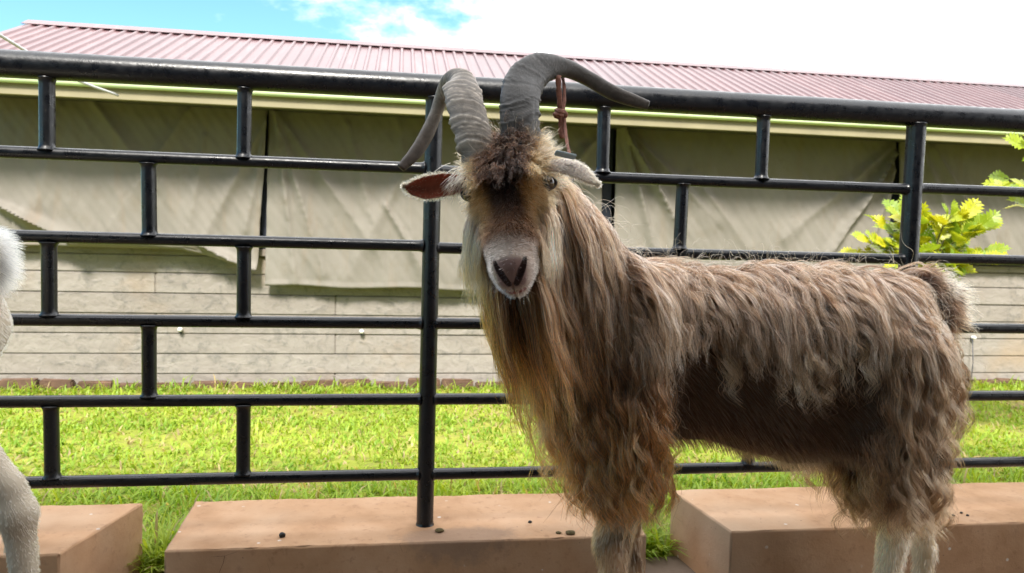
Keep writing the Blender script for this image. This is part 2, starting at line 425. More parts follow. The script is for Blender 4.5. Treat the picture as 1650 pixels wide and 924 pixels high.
# ribbed roof
EY, EZ, RY, RZT, RX0 = 4.64, 1.875, 6.13, 2.526, -2.765
pitch, hh = .0815, .0115
prof = []
x = RX0
while x < WX1 + .25:
    prof += [(x, 0), (x + .050, 0), (x + .058, hh), (x + .0735, hh)]; x += pitch
nrm = Vector((0, -(RZT - EZ), RY - EY)).normalized()
V = []; F = []; n = len(prof); rows = 9
for j in range(rows):
    t = j / (rows - 1)
    for (px_, h) in prof:
        b = Vector((px_, EY + (RY - EY) * t, EZ + (RZT - EZ) * t)); V.append(b + nrm * h + Vector((0, 0, .0015 * fbm(px_ * 2, t * 3))))
for j in range(rows):
    for i in range(n): V.append(Vector(V[j * n + i]) - nrm * .0022)
o2 = rows * n
for j in range(rows - 1):
    for i in range(n - 1):
        a = j * n + i; F.append((a, a + 1, a + n + 1, a + n)); F.append((o2 + a + n, o2 + a + n + 1, o2 + a + 1, o2 + a))
for i in range(n - 1):
    F.append((o2 + i, o2 + i + 1, i + 1, i)); e = (rows - 1) * n + i; F.append((e, e + 1, o2 + e + 1, o2 + e))
roof = mesh("roof", V, F, M['roof'], shed)
sl = Vector((0, RY - EY, RZT - EZ)).normalized()
c0 = Vector((0, RY, RZT))
prc = [c0 - sl * .11 + nrm * (hh + .001), c0 - sl * .11 + nrm * (hh + .005), c0 + sl * .01 + nrm * (hh + .012), c0 + sl * .02 - nrm * .12, c0 + sl * .012 - nrm * .12, c0 + sl * .003 + nrm * (hh + .004)]
V = [(RX0 - .0, p.y, p.z) for p in prc] + [(WX1 + .25, p.y, p.z) for p in prc]; k = len(prc)
mesh("ridge_cap", V, [(i, (i + 1) % k, k + (i + 1) % k, k + i) for i in range(k)] + [tuple(range(k))[::-1], tuple(range(k, 2 * k))], M['roof'], shed)
bm = box_bm((WX0, 5.98, 2.34), (WX1, 6.10, 2.44)); bm_obj("ridge_beam", bm, M['inner'], shed)
# dark closure strip that stops the sheet under the cap
# fascia board with rolled gutter lip
bm = box_bm((RX0, EY - .012, 1.752), (WX1 + .25, EY + .014, 1.856), .003); bm_obj("fascia_board", bm, M['fascia'], shed)
tube("gutter_lip", [(RX0, EY - .028, 1.833), (WX1 + .25, EY - .028, 1.833)], .0195, M['lip'], shed, 14)
for k_ in range(9):
    bm = box_bm((RX0 + .6 + k_ * 1.31, EY - .048, 1.829), (RX0 + .618 + k_ * 1.31, EY - .024, 1.866), .002); bm_obj("gutter_clip", bm, M['lip'], shed)
bm = box_bm((WX0, EY + .016, 1.80), (WX1, WY + .06, 1.812)); bm_obj("soffit", bm, M['inner'], shed)

# ------------------------------------------------------------------ tarpaulins
TY = 5.045
def txz(px, py): p = pix(px, py, TY); return p.x, p.z
def tarp(xt0, xt1, xb0, xb1, zb, folds, label, seed):
    """hanging cloth: top edge xt0..xt1, bottom edge xb0..xb1, zb(u) lower hem, folds = (p, q, amp, width)"""
    nx, nz = 150, 70; V = []; F = []; zt = 1.805
    fl = [(Vector(txz(*a)), Vector(txz(*b)), am * 1.35, wd * .85) for a, b, am, wd in folds]
    for side in (0, 1):
        for j in range(nz + 1):
            v = j / nz
            for i in range(nx + 1):
                u = i / nx
                z = zt + (zb(u) - zt) * v; x = (xt0 + (xt1 - xt0) * u) * (1 - v) + (xb0 + (xb1 - xb0) * u) * v
                d = .012 + .016 * v * (1 + fbm(x * 1.2, z * .9, seed)) + .008 * v * fbm(x * 6 + z * 1.5, z * 1.3, seed + 2) + .004 * fbm(x * 14 + z * 5, z * 6 - x * 2, seed + 5)
                for A, B, am, wd in fl:
                    ab = B - A; t = max(0, min(1, ((x - A.x) * ab.x + (z - A.y) * ab.y) / ab.length_squared))
                    q = A + ab * t; sd_ = ((x - q.x) * -ab.y + (z - q.y) * ab.x) / ab.length
                    dist = math.hypot(x - q.x, z - q.y); w2 = wd * (.45 + .8 * t)
                    d += am * math.exp(-(dist / w2) ** 2) * (.55 + .45 * math.sin(math.pi * min(1, t * 1.1 + .1))) * (1.25 if sd_ > 0 else .8)
                hem = .007 if v > .975 else 0
                V.append((x + .006 * fbm(z * 4, seed) * v, TY - d - hem + side * .0035, z))
    N_ = (nx + 1) * (nz + 1)
    for j in range(nz):
        for i in range(nx):
            a = j * (nx + 1) + i; F.append((a, a + nx + 1, a + nx + 2, a + 1)); F.append((N_ + a, N_ + a + 1, N_ + a + nx + 2, N_ + a + nx + 1))
    for i in range(nx):
        a = i; F.append((a, a + 1, N_ + a + 1, N_ + a)); a = nz * (nx + 1) + i; F.append((a + 1, a, N_ + a, N_ + a + 1))
    for j in range(nz):
        a = j * (nx + 1); F.append((a + nx + 1, a, N_ + a, N_ + a + nx + 1)); a += nx; F.append((a, a + nx + 1, N_ + a + nx + 1, N_ + a))
    return tag(mesh("tarpaulin", V, F, M['tarp'], smooth=True), label, "tarpaulin", "tarpaulins hung under the shed eave")
tarp(-2.68, -.852, -2.72, -.915, lambda u: .895 - .13 * max(0, (u - .72) / .28) ** 1.3,
     [((0, 330), (120, 392), .055, .05), ((120, 392), (330, 398), .05, .04), ((330, 398), (410, 438), .05, .035), ((430, 190), (330, 380), .022, .05), ((436, 185), (395, 370), .02, .03), ((100, 170), (60, 330), .012, .06), ((140, 150), (250, 300), .014, .06), ((300, 180), (180, 360), .012, .08), ((330, 220), (300, 390), .012, .05)],
     "olive canvas tarpaulin sagging at its hem, the leftmost one on the shed", 1.0)
tarp(-.848, 1.375, -.865, 1.372, lambda u: .668 - .012 * u + .006 * math.sin(u * 19),
     [((442, 180), (520, 440), .024, .04), ((445, 182), (475, 450), .02, .025), ((442, 178), (600, 400), .018, .05), ((560, 200), (620, 450), .014, .05), ((640, 190), (670, 450), .012, .06), ((690, 200), (560, 440), .013, .06), ((940, 240), (880, 420), .02, .05), ((965, 220), (740, 440), .018, .06), ((620, 330), (690, 455), .02, .035)],
     "olive canvas tarpaulin with a low straight hem behind the goat's head", 4.2)
tarp(1.465, 3.565, 1.47, 3.55, lambda u: .70 + .01 * math.sin(u * 14),
     [((1000, 206), (1092, 372), .055, .035), ((1002, 208), (1050, 400), .03, .03), ((1003, 206), (1150, 360), .022, .06), ((1446, 234), (1330, 410), .055, .035), ((1448, 236), (1395, 400), .03, .03), ((1440, 232), (1260, 380), .02, .06), ((1110, 280), (1200, 400), .015, .05)],
     "olive canvas tarpaulin with deep diagonal folds, right of the goat's head", 7.7)
tarp(3.60, 6.4, 3.66, 6.4, lambda u: .915, [((1480, 240), (1540, 400), .02, .05), ((1500, 240), (1600, 420), .02, .06)],
     "olive canvas tarpaulin behind the yellow-green shrub, the rightmost one on the shed", 9.1)

# ------------------------------------------------------------------ insulators, wire, cable
for i, (px_, py_, where) in enumerate(((291, 532, "on the wall, leftmost of the three"), (583, 535, "on the wall just left of the near fence post"), (1567, 545, "on the wall behind the brown goat's rump"))):
    p = pix(px_, py_, WY - .012); e = tag(empty("wire_insulator", (p.x, WY, p.z)), "small white ceramic wire insulator " + where, "insulator", "wire insulators on the shed wall")
    V, F = tube_geo([(p.x, WY - .004, p.z + .004), (p.x, WY - .016, p.z + .004), (p.x, WY - .018, p.z + .004), (p.x, WY - .03, p.z + .004), (p.x, WY - .04, p.z + .004)], [.012, .014, .009, .016, .010], 12)
    mesh("knob", V, F, M['white'], e, True)
    bm = box_bm((p.x - .012, WY - .012, p.z - .022), (p.x + .006, WY - .002, p.z + .012), .002); bm_obj("bracket", bm, M['steel'], e)
p0 = pix(1567, 548, WY - .03); p1 = pix(1564, 620, WY - .06)
tag(tube("wire", [p0, p0.lerp(p1, .5) + Vector((.006, -.008, 0)), p1], .0032, M['steel'], None, 6), "thin dark wire hanging down the wall behind the goat's rump", "wire")
a = pix(190, 154, 4.60); b = pix(110, 123, 4.2); c = pix(0, 57, 3.55); d = c + (c - b) * 1.8
cp = []
ctrl = [a, b, c, d]
for i in range(25):
    t = i / 24
    cp.append(((1 - t) ** 3) * ctrl[0] + 3 * t * (1 - t) ** 2 * ctrl[1] + 3 * t * t * (1 - t) * ctrl[2] + t ** 3 * ctrl[3])
def catmull(P, per=8):
    P = [Vector(p) for p in P]; Q = [2 * P[0] - P[1]] + P + [2 * P[-1] - P[-2]]; out_ = []
    for i in range(1, len(Q) - 2):
        for k in range(per):
            t = k / per; p0_, p1_, p2_, p3_ = Q[i - 1], Q[i], Q[i + 1], Q[i + 2]
            out_.append(.5 * ((2 * p1_) + (p2_ - p0_) * t + (2 * p0_ - 5 * p1_ + 4 * p2_ - p3_) * t * t + (3 * p1_ - p0_ - 3 * p2_ + p3_) * t ** 3))
    return out_ + [P[-1]]
tag(tube("overhead_cable", catmull([a, b, c, d], 8), .0075, M['cable'], None, 8), "thin pale cable running down to the shed fascia at upper left", "cable")

# ------------------------------------------------------------------ grass (uncountable): one mesh of bent blades
def m_grass():
    m = bpy.data.materials.new("grass_blades"); m.use_nodes = True; t = m.node_tree; t.nodes.clear(); N = NT(m)
    at = N.n("ShaderNodeAttribute", attribute_name="tint")
    df = N.n("ShaderNodeBsdfPrincipled"); df.inputs['Roughness'].default_value = .45; df.inputs['Specular IOR Level'].default_value = .35
    tr = N.n("ShaderNodeBsdfTranslucent"); mx = N.n("ShaderNodeMixShader"); mx.inputs[0].default_value = .42
    br = N.n("ShaderNodeMix", data_type='RGBA', blend_type='MULTIPLY'); br.inputs[0].default_value = 1; br.inputs[7].default_value = (1.5, 1.35, .6, 1)
    o_ = N.n("ShaderNodeOutputMaterial")
    N.l(at.outputs['Color'], df.inputs['Base Color']); N.l(at.outputs['Color'], br.inputs[6]); N.l(br.outputs[2], tr.inputs['Color'])
    N.l(df.outputs[0], mx.inputs[1]); N.l(tr.outputs[0], mx.inputs[2]); N.l(mx.outputs[0], o_.inputs[0]); return m
M['grass'] = m_grass()
def np_mesh(name, co, quads, m, tint=None, smooth=False):
    me = bpy.data.meshes.new(name); nv, nf = len(co), len(quads)
    me.vertices.add(nv); me.vertices.foreach_set('co', np.ascontiguousarray(co, dtype=np.float32).ravel())
    me.loops.add(nf * 4); me.loops.foreach_set('vertex_index', np.ascontiguousarray(quads, dtype=np.int32).ravel())
    me.polygons.add(nf); me.polygons.foreach_set('loop_start', np.arange(0, nf * 4, 4, dtype=np.int32))
    me.update(calc_edges=True)
    if tint is not None:
        at = me.attributes.new('tint', 'FLOAT_COLOR', 'POINT')
        at.data.foreach_set('color', np.concatenate([tint, np.ones((nv, 1))], 1).astype(np.float32).ravel())
    if smooth: me.shade_smooth()
    me.materials.append(m); return me
def nfbm(x, y, s):
    return (np.sin(x * 3.1 + s) * np.cos(y * 2.7 - s * 1.3) + .5 * np.sin(x * 7.3 + y * 5.1 + s * 2) + .25 * np.sin(x * 15.7 - y * 13.3 + s)) / 1.75
def make_grass():
    rng = np.random.default_rng(5)
    xs, ys, Ls, Ws = [], [], [], []
    def add(n, x0, x1, y0, y1, l0, l1, w0, w1, fan=True):
        y = y0 + (y1 - y0) * rng.random(n); lo = np.where(fan, -.62 * y - .4, x0); hi = np.where(fan, 1.08 * y + .6, x1)
        x = lo + (hi - lo) * rng.random(n); xs.append(x); ys.append(y); Ls.append(l0 + (l1 - l0) * rng.random(n) ** 1.5); Ws.append(w0 + (w1 - w0) * rng.random(n))
    add(15000, 0, 0, 2.31, 3.0, .04, .12, .004, .010)
    add(22000, 0, 0, 2.9, 4.1, .025, .065, .005, .012)
    add(19000, 0, 0, 4.0, 5.04, .025, .06, .006, .013)
    add(3200, 0, 0, 4.90, 5.04, .04, .12, .004, .010)
    add(900, 0, 0, 2.32, 2.45, .07, .17, .005, .010)
    for (gx0, gx1) in ((-.73, -.60), (.71, .88)):
        n = 420; xs.append(gx0 + (gx1 - gx0) * rng.random(n)); ys.append(2.25 + .14 * rng.random(n)); Ls.append(.06 + .12 * rng.random(n)); Ws.append(.005 + .005 * rng.random(n))
    x = np.concatenate(xs); y = np.concatenate(ys); L = np.concatenate(Ls); W = np.concatenate(Ws)
    # tufts: pull blades to clump centres, thin out on bare patches
    bare = nfbm(x * 1.3 + 2, y * 1.9, 3.0) > .38
    keep = ~(bare & (rng.random(len(x)) < .55) & (y > 2.6)); x, y, L, W, bare = x[keep], y[keep], L[keep], W[keep], bare[keep]
    n = len(x)
    ph = rng.random(n) * 2 * np.pi; lean = .35 + 1.1 * rng.random(n) ** .8
    ax, ay = np.cos(ph), np.sin(ph); z0 = -.012 + .012 * nfbm(x * .8, y * .8, 1.0) - .004
    hgt = L * (1.15 - .55 * np.minimum(lean, 1.3))
    hgt = np.maximum(hgt, L * .30); reach = np.sqrt(np.maximum(L ** 2 - hgt ** 2, 0))
    S = 4; co = np.zeros((n, S, 2, 3)); prof_w = np.array([.75, 1.0, .72, .06])
    for k, t in enumerate(np.linspace(0, 1, S)):
        r = reach * t ** 1.5; h = hgt * (1 - (1 - t) ** 1.6) - .18 * L * lean * np.maximum(0, t - .6)
        cx, cy_, cz = x + ax * r, y + ay * r, z0 + h
        for s_, sg in enumerate((-1, 1)):
            w = W * .5 * prof_w[k] * sg
            co[:, k, s_, 0] = cx - ay * w; co[:, k, s_, 1] = cy_ + ax * w; co[:, k, s_, 2] = cz + .15 * w
    base = (np.arange(n) * S * 2)[:, None]
    q = np.array([[2 * k, 2 * k + 1, 2 * k + 3, 2 * k + 2] for k in range(S - 1)]).reshape(1, -1, 4)
    quads = (base[:, :, None] + q).reshape(-1, 4)
    a_ = rng.random(n); zone = nfbm(x * 1.1, y * 1.6, .5) * .5 + .5
    c1 = np.array([.15, .29, .025]); c2 = np.array([.43, .52, .065]); c3 = np.array([.50, .40, .20])
    mixv = np.clip(.55 * zone + .6 * a_ - .15, 0, 1)[:, None]; tint = c1 * (1 - mixv) + c2 * mixv
    dead = (rng.random(n) < (.06 + .26 * bare))[:, None]; tint = np.where(dead, c3 * (.6 + .5 * a_[:, None]), tint)
    tint = np.repeat(tint, S * 2, 0)
    me = np_mesh("grass", co.reshape(-1, 3), quads, M['grass'], tint)
    tag(link("grass", me), "short bright green lawn grass between the fence and the shed", "grass", kind="stuff")
make_grass()
# ------------------------------------------------------------------ distance-field body modelling
class Field:
    """smooth union of tapered capsules on a grid, meshed with surface nets"""
    def __init__(s, lo, hi, h):
        s.lo = np.array(lo, float); s.h = h; s.n = np.ceil((np.array(hi) - s.lo) / h).astype(int) + 1
        s.F = np.full(s.n, .12, np.float32)
        s.prims = []
    def axes(s, a, b):
        i0 = np.clip(np.floor((a - s.lo) / s.h).astype(int), 0, s.n - 1); i1 = np.clip(np.ceil((b - s.lo) / s.h).astype(int) + 1, 1, s.n)
        return i0, i1
    def pts(s, i0, i1):
        g = [s.lo[k] + s.h * np.arange(i0[k], i1[k]) for k in range(3)]
        return np.stack(np.meshgrid(*g, indexing='ij'), -1)
    @staticmethod
    def cap(P, a, b, ra, rb, sy):
        a = np.asarray(a, float); b = np.asarray(b, float)
        if sy != 1.0:
            yc = .5 * (a[1] + b[1]); P = P.copy(); P[..., 1] = (P[..., 1] - yc) / sy + yc
        ab = b - a; L2 = max(1e-12, float(ab @ ab))
        t = np.clip(((P - a) @ ab) / L2, 0, 1)
        return (np.linalg.norm(P - a - t[..., None] * ab, axis=-1) - (ra + (rb - ra) * t)) * (min(1, sy) if sy != 1 else 1)
    @staticmethod
    def smin(A, B, k):
        h = np.clip(.5 + .5 * (B - A) / k, 0, 1); return B + (A - B) * h - k * h * (1 - h)
    def add(s, a, b, ra, rb, k=.03, sy=1.0, sub=False):
        s.prims.append((a, b, ra, rb, k, sy, sub))
        a = np.asarray(a, float); b = np.asarray(b, float); m = max(ra, rb) + (.02 if sub else .13)
        i0, i1 = s.axes(np.minimum(a, b) - m, np.maximum(a, b) + m)
        sl = tuple(slice(i0[k_], i1[k_]) for k_ in range(3)); P = s.pts(i0, i1); d = s.cap(P, a, b, ra, rb, sy)
        s.F[sl] = np.maximum(s.F[sl], -d) if sub else s.smin(s.F[sl], d, k)
    def chain(s, pts, radii, k=.03, sy=1.0):
        for i in range(len(pts) - 1): s.add(pts[i], pts[i + 1], radii[i], radii[i + 1], k, sy)
    def exact(s, P):
        d = np.full(len(P), .12)
        for a, b, ra, rb, k, sy, sub in s.prims:
            q = s.cap(P, a, b, ra, rb, sy); d = np.maximum(d, -q) if sub else s.smin(d, q, k)
        return d
    def sample(s, P):
        u = (P - s.lo) / s.h; i = np.floor(u).astype(int); i = np.clip(i, 0, s.n - 2); f = np.clip(u - i, 0, 1); F = s.F
        x, y, z = i.T; fx, fy, fz = f.T
        c00 = F[x, y, z] * (1 - fx) + F[x + 1, y, z] * fx; c10 = F[x, y + 1, z] * (1 - fx) + F[x + 1, y + 1, z] * fx
        c01 = F[x, y, z + 1] * (1 - fx) + F[x + 1, y, z + 1] * fx; c11 = F[x, y + 1, z + 1] * (1 - fx) + F[x + 1, y + 1, z + 1] * fx
        return (c00 * (1 - fy) + c10 * fy) * (1 - fz) + (c01 * (1 - fy) + c11 * fy) * fz
    def grad(s, P, fn=None):
        fn = fn or s.sample; e = s.h; g = np.stack([fn(P + e * np.eye(3)[k]) - fn(P - e * np.eye(3)[k]) for k in range(3)], -1)
        return g / np.maximum(1e-9, np.linalg.norm(g, axis=-1, keepdims=True))
    def push(s, P, off):
        """move points that lie closer than off to the skin out to that distance"""
        d = s.sample(P); m = d < off
        if m.any():
            g = s.grad(P[m]); P[m] += g * (np.broadcast_to(off, d.shape)[m] - d[m])[:, None]
        return P
    def nets(s):
        F = s.F; ins = F < 0
        c = np.zeros(tuple(s.n - 1) , np.int8)
        for dx in (0, 1):
            for dy in (0, 1):
                for dz in (0, 1): c += ins[dx:s.n[0] - 1 + dx, dy:s.n[1] - 1 + dy, dz:s.n[2] - 1 + dz]
        cell = np.argwhere((c > 0) & (c < 8)); idx = np.full(tuple(s.n - 1), -1, np.int32); idx[tuple(cell.T)] = np.arange(len(cell))
        acc = np.zeros((len(cell), 3)); cnt = np.zeros(len(cell))
        cor = [np.array((a, b, d)) for a in (0, 1) for b in (0, 1) for d in (0, 1)]
        for i in range(8):
            for j in range(i + 1, 8):
                if np.abs(cor[i] - cor[j]).sum() != 1: continue
                A = F[tuple((cell + cor[i]).T)]; B = F[tuple((cell + cor[j]).T)]; m = (A < 0) != (B < 0)
                t = np.where(m, A / np.where(m, A - B, 1), 0)
                acc[m] += cor[i] + t[m][:, None] * (cor[j] - cor[i]); cnt[m] += 1
        V = s.lo + s.h * (cell + acc / cnt[:, None]); Q = []
        for ax in range(3):
            o1, o2 = [np.eye(3, dtype=int)[k] for k in range(3) if k != ax]
            e = np.eye(3, dtype=int)[ax]
            A = ins[tuple(slice(0, s.n[k] - e[k]) for k in range(3))]; B = ins[tuple(slice(e[k], s.n[k]) for k in range(3))]
            ed = np.argwhere(A != B); ok = np.all(ed - o1 - o2 >= 0, 1) & np.all(ed < s.n - 1, 1); ed = ed[ok]
            q = np.stack([idx[tuple((ed - o1 - o2).T)], idx[tuple((ed - o2).T)], idx[tuple(ed.T)], idx[tuple((ed - o1).T)]], 1)
            flip = A[tuple(ed.T)]
            if ax == 1: flip = ~flip
            q[~flip] = q[~flip][:, ::-1]; Q.append(q[(q >= 0).all(1)])
        return V, np.concatenate(Q)
def refine(V, Q, sel_fn, field, levels=2):
    """split the selected quads and settle the new vertices on the exact surface"""
    for _ in range(levels):
        C = V[Q].mean(1); sel = sel_fn(C); K, S = Q[~sel], Q[sel]; nv = len(V)
        E = np.concatenate([np.sort(S[:, [i, (i + 1) % 4]], 1) for i in range(4)]); U, inv = np.unique(E, axis=0, return_inverse=True); inv = inv.reshape(4, len(S))
        mid = nv + inv; cen = nv + len(U) + np.arange(len(S))
        V = np.concatenate([V, V[U].mean(1), V[S].mean(1)])
        Q = np.concatenate([K] + [np.stack([S[:, i], mid[i], cen, mid[i - 1]], 1) for i in range(4)])
    m = sel_fn(V); P = V[m]
    for _ in range(4):
        d = field.exact(P); g = np.stack([field.exact(P + .001 * np.eye(3)[k]) - field.exact(P - .001 * np.eye(3)[k]) for k in range(3)], -1)
        g /= np.maximum(1e-9, np.linalg.norm(g, axis=-1, keepdims=True)); P = P - g * np.clip(d, -.004, .004)[:, None]
    V[m] = P; return V, Q

# ------------------------------------------------------------------ hair
def m_hair(name, rough=.45, spread=.1):
    m = bpy.data.materials.new(name); m.use_nodes = True; t = m.node_tree; t.nodes.clear(); N = NT(m)
    at = N.n("ShaderNodeAttribute", attribute_name="tint"); h = N.n("ShaderNodeBsdfHairPrincipled"); o_ = N.n("ShaderNodeOutputMaterial")
    h.model = 'CHIANG'; h.parametrization = 'COLOR'
    h.inputs['Roughness'].default_value = rough; h.inputs['Radial Roughness'].default_value = .55
    h.inputs['Coat'].default_value = 0.0; h.inputs['Random Roughness'].default_value = .2
    N.l(at.outputs['Color'], h.inputs['Color']); N.l(h.outputs[0], o_.inputs[0]); return m
M['hair'] = m_hair("goat_hair", .27)
def m_skin():
    m = mat("goat_skin", (.2, .14, .1), .75, .25); N = NT(m); at = N.n("ShaderNodeAttribute", attribute_name="tint")
    n = N.noise(N.world(), 70, 4); N.color(N.mix(N.g(n, .35, .75), at.outputs['Color'], at.outputs['Color'], 'MULTIPLY') if False else at.outputs['Color'])
    N.bump(N.noise(N.world(), 260, 3), .25, .0015); return m
M['skin'] = m_skin()
def unit(v): return v / np.maximum(1e-9, np.linalg.norm(v, axis=-1, keepdims=True))
def curves_obj(name, P, rad, tint, parent, m=None):
    """P (n,k,3), rad (n,k), tint (n,k,3) -> one hair curves object"""
    n, k = P.shape[:2]; cu = bpy.data.hair_curves.new(name); cu.add_curves([k] * n)
    cu.position_data.foreach_set('vector', np.ascontiguousarray(P, np.float32).ravel())
    a = cu.attributes.get('radius') or cu.attributes.new('radius', 'FLOAT', 'POINT'); a.data.foreach_set('value', np.ascontiguousarray(rad, np.float32).ravel())
    c = cu.attributes.new('tint', 'FLOAT_COLOR', 'POINT'); c.data.foreach_set('color', np.concatenate([tint, np.ones((n, k, 1))], 2).astype(np.float32).ravel())
    cu.materials.append(m or M['hair']); o = link(name, cu, parent); o.matrix_parent_inverse = Matrix.Translation(-Vector(parent.location)); return o
class Coat:
    def __init__(s, field, V, Q, seed=3):
        s.f = field; s.rng = np.random.default_rng(seed); T = np.concatenate([Q[:, [0, 1, 2]], Q[:, [0, 2, 3]]])
        s.A, s.B, s.C = V[T[:, 0]], V[T[:, 1]], V[T[:, 2]]; nn = np.cross(s.B - s.A, s.C - s.A); s.area = .5 * np.linalg.norm(nn, axis=1); s.cen = (s.A + s.B + s.C) / 3
        s.nrm = field.grad(s.cen)
    def roots(s, mask, n):
        w = s.area * np.clip(mask(s.cen, s.nrm), 0, None); w = w / w.sum(); i = s.rng.choice(len(w), n, p=w)
        a, b = s.rng.random((2, n)); fl = a + b > 1; a[fl], b[fl] = 1 - a[fl], 1 - b[fl]
        P = s.A[i] + a[:, None] * (s.B - s.A)[i] + b[:, None] * (s.C - s.A)[i]; return P, s.f.grad(P)
    def grow(s, P0, N0, L, flow, K, lift=.5, grav=.25, off=.012, wave=(.006, .08), curl=.3, drift=None, stiff=0.0):
        n = len(P0); P = np.zeros((n, K, 3)); P[:, 0] = P0; d = unit(N0 * np.asarray(lift).reshape(-1, 1) + flow); ds = (L / (K - 1))[:, None]
        down = np.array([0, 0, -1.0]); lay = off * (.25 + .95 * s.rng.random(n))
        for k in range(1, K):
            g = grav * min(1, (k / (K * .45))) + stiff * 0
            tgt = down if drift is None else unit(down + drift)
            d = unit(d * (1 - g) + tgt * g); p = P[:, k - 1] + d * ds
            p = s.f.push(p, lay * min(1, k / 2.5)); d = unit(.5 * d + .5 * unit(p - P[:, k - 1])); P[:, k] = p
        # waves and curls, stronger to the tip
        t = np.linspace(0, 1, K)[None, :]; tg = np.gradient(P, axis=1); tg = unit(tg)
        e1 = unit(np.cross(tg, np.broadcast_to(np.array([.15, -1.0, .1]), tg.shape))); e2 = np.cross(tg, e1)
        ph = s.rng.random((n, 1)) * 6.283; am = (wave[0] * (.4 + 1.1 * s.rng.random((n, 1)))) * t ** .8 * np.minimum(1, L[:, None] / .1); fr = L[:, None] / wave[1] * (.75 + .5 * s.rng.random((n, 1)))
        th = 6.283 * fr * t + ph
        P = P + e1 * (am * (np.sin(th) - np.sin(ph)))[..., None] + e2 * (curl * am * (np.cos(th) - np.cos(ph)))[..., None]
        return P
    def fill(s, G, g_root, C0, clump=.7, jit=.002, lenv=(.65, 1.05), off=.003, frizz=.0015, power=.7, K=None):
        """children that follow their nearest guide and draw together into locks"""
        kd = kdtree.KDTree(len(g_root))
        for i, p in enumerate(g_root): kd.insert(p, i)
        kd.balance(); n = len(C0); K0 = G.shape[1]; K = K or K0
        own = np.empty(n, int)
        jitter = C0 + s.rng.normal(0, .004, C0.shape)
        for i in range(n): own[i] = kd.find(jitter[i])[1]
        f = lenv[0] + (lenv[1] - lenv[0]) * s.rng.random(n); tt = np.linspace(0, 1, K)[None, :] * f[:, None]; u = np.clip(tt * (K0 - 1), 0, K0 - 1.001); i0 = u.astype(int); fr = (u - i0)[..., None]
        gg = G[own]; ar = np.arange(n)[:, None]; path = gg[ar, i0] * (1 - fr) + gg[ar, i0 + 1] * fr
        over = np.maximum(0, tt - 1)[..., None]; path = path + over * (gg[:, -1] - gg[:, -2])[:, None, :] * (K0 - 1)
        cl = clump * np.where(s.rng.random((n, 1)) < .28, .25 + .4 * s.rng.random((n, 1)), 1 - .25 * s.rng.random((n, 1))); dec = 1 - cl * np.minimum(1, np.maximum(0, tt)) ** power
        t1 = np.linspace(0, 1, K)[None, :, None]
        P = path + (C0 - g_root[own])[:, None, :] * dec[..., None]
        j = s.rng.normal(0, jit, (n, 1, 3)) * t1 ** .7 * np.where(s.rng.random((n, 1, 1)) < .15, 3.0, 1.0)
        ph = s.rng.random((n, 1, 3)) * 6.283; fq = 4 + 9 * s.rng.random((n, 1, 1))
        P = P + j + frizz * np.sin(fq * t1 + ph) * t1
        sh = P.shape; Pf = P[:, 1:].reshape(-1, 3); offs = np.repeat(off * (.3 + s.rng.random(n)), K - 1) * np.tile(np.linspace(.3, 1, K - 1), n)
        P[:, 1:] = s.f.push(Pf.copy(), offs).reshape(n, K - 1, 3)
        return P, own, f
def taper(n, k, r0, r1, rng):
    t = np.linspace(0, 1, k)[None, :]; return (r0 + (r1 - r0) * t ** 1.4) * (.75 + .5 * rng.random((n, 1)))
def grad_col(n, k, stops, rng, var=.25, mixn=None):
    """root-to-tip colour with per-strand variation"""
    t = np.linspace(0, 1, k); pos = [p for p, _ in stops]; c = np.stack([np.interp(t, pos, [np.asarray(q)[ch] for _, q in stops]) for ch in range(3)], -1)
    return c[None] * np.exp(rng.normal(0, var, (n, 1, 1))) * np.ones((n, k, 1))
def sstep(a, b, x): t = np.clip((x - a) / (b - a), 0, 1); return t * t * (3 - 2 * t)

# ------------------------------------------------------------------ the brown billy goat
H0 = np.array([.203, 1.475, 1.188]); HF = np.array([-.035, -.60, -.80]); HF /= np.linalg.norm(HF)
HS = np.array([.955, -.26, .153]); HS -= HF * (HS @ HF); HS /= np.linalg.norm(HS); HN = np.cross(HS, HF)
if HN[2] < 0: HN = -HN
HA = .94                                                 # length scale of the face
def head(a, s_, h): return H0 + HF * (a * HA) + HS * s_ + HN * h
def to_head(P): d = P - H0; return d @ HF / HA, d @ HS, d @ HN
YC = 1.63
def head_prims(f, hp, k=.02):
    f.add(hp(.02, 0, -.045), hp(.11, 0, -.037), .060, .062, .03)
    for s_ in (-1, 1): f.add(hp(.09, .048 * s_, -.022), hp(.125, .052 * s_, -.026), .029, .024, .02)
    f.add(hp(.11, 0, -.025), hp(.235, 0, -.022), .056, .042, .03)
    f.add(hp(.235, 0, -.022), hp(.288, 0, -.020), .042, .036, .02)
    f.add(hp(.06, 0, -.09), hp(.24, 0, -.064), .052, .033, .03)
    f.add(hp(.24, 0, -.064), hp(.308, 0, -.060), .033, .0235, .02)
    for s_ in (-1, 1): f.add(hp(.285, .018 * s_, -.040), hp(.312, .010 * s_, -.036), .023, .020, .014)
    # nostrils, mouth, philtrum
    for s_ in (-1, 1):
        f.add(hp(.3245, .0125 * s_, -.0135), hp(.317, .0200 * s_, -.005), .0038, .0070, 0, 1, True)
        f.add(hp(.318, .0195 * s_, -.006), hp(.296, .0285 * s_, .002), .0078, .0040, 0, 1, True)
        f.add(hp(.337, 0, -.0475), hp(.314, .027 * s_, -.050), .0030, .0028, 0, 1, True)
        f.add(hp(.314, .027 * s_, -.050), hp(.27, .040 * s_, -.052), .0026, .0016, 0, 1, True)
    f.add(hp(.333, 0, -.022), hp(.3365, 0, -.046), .0022, .0022, 0, 1, True)
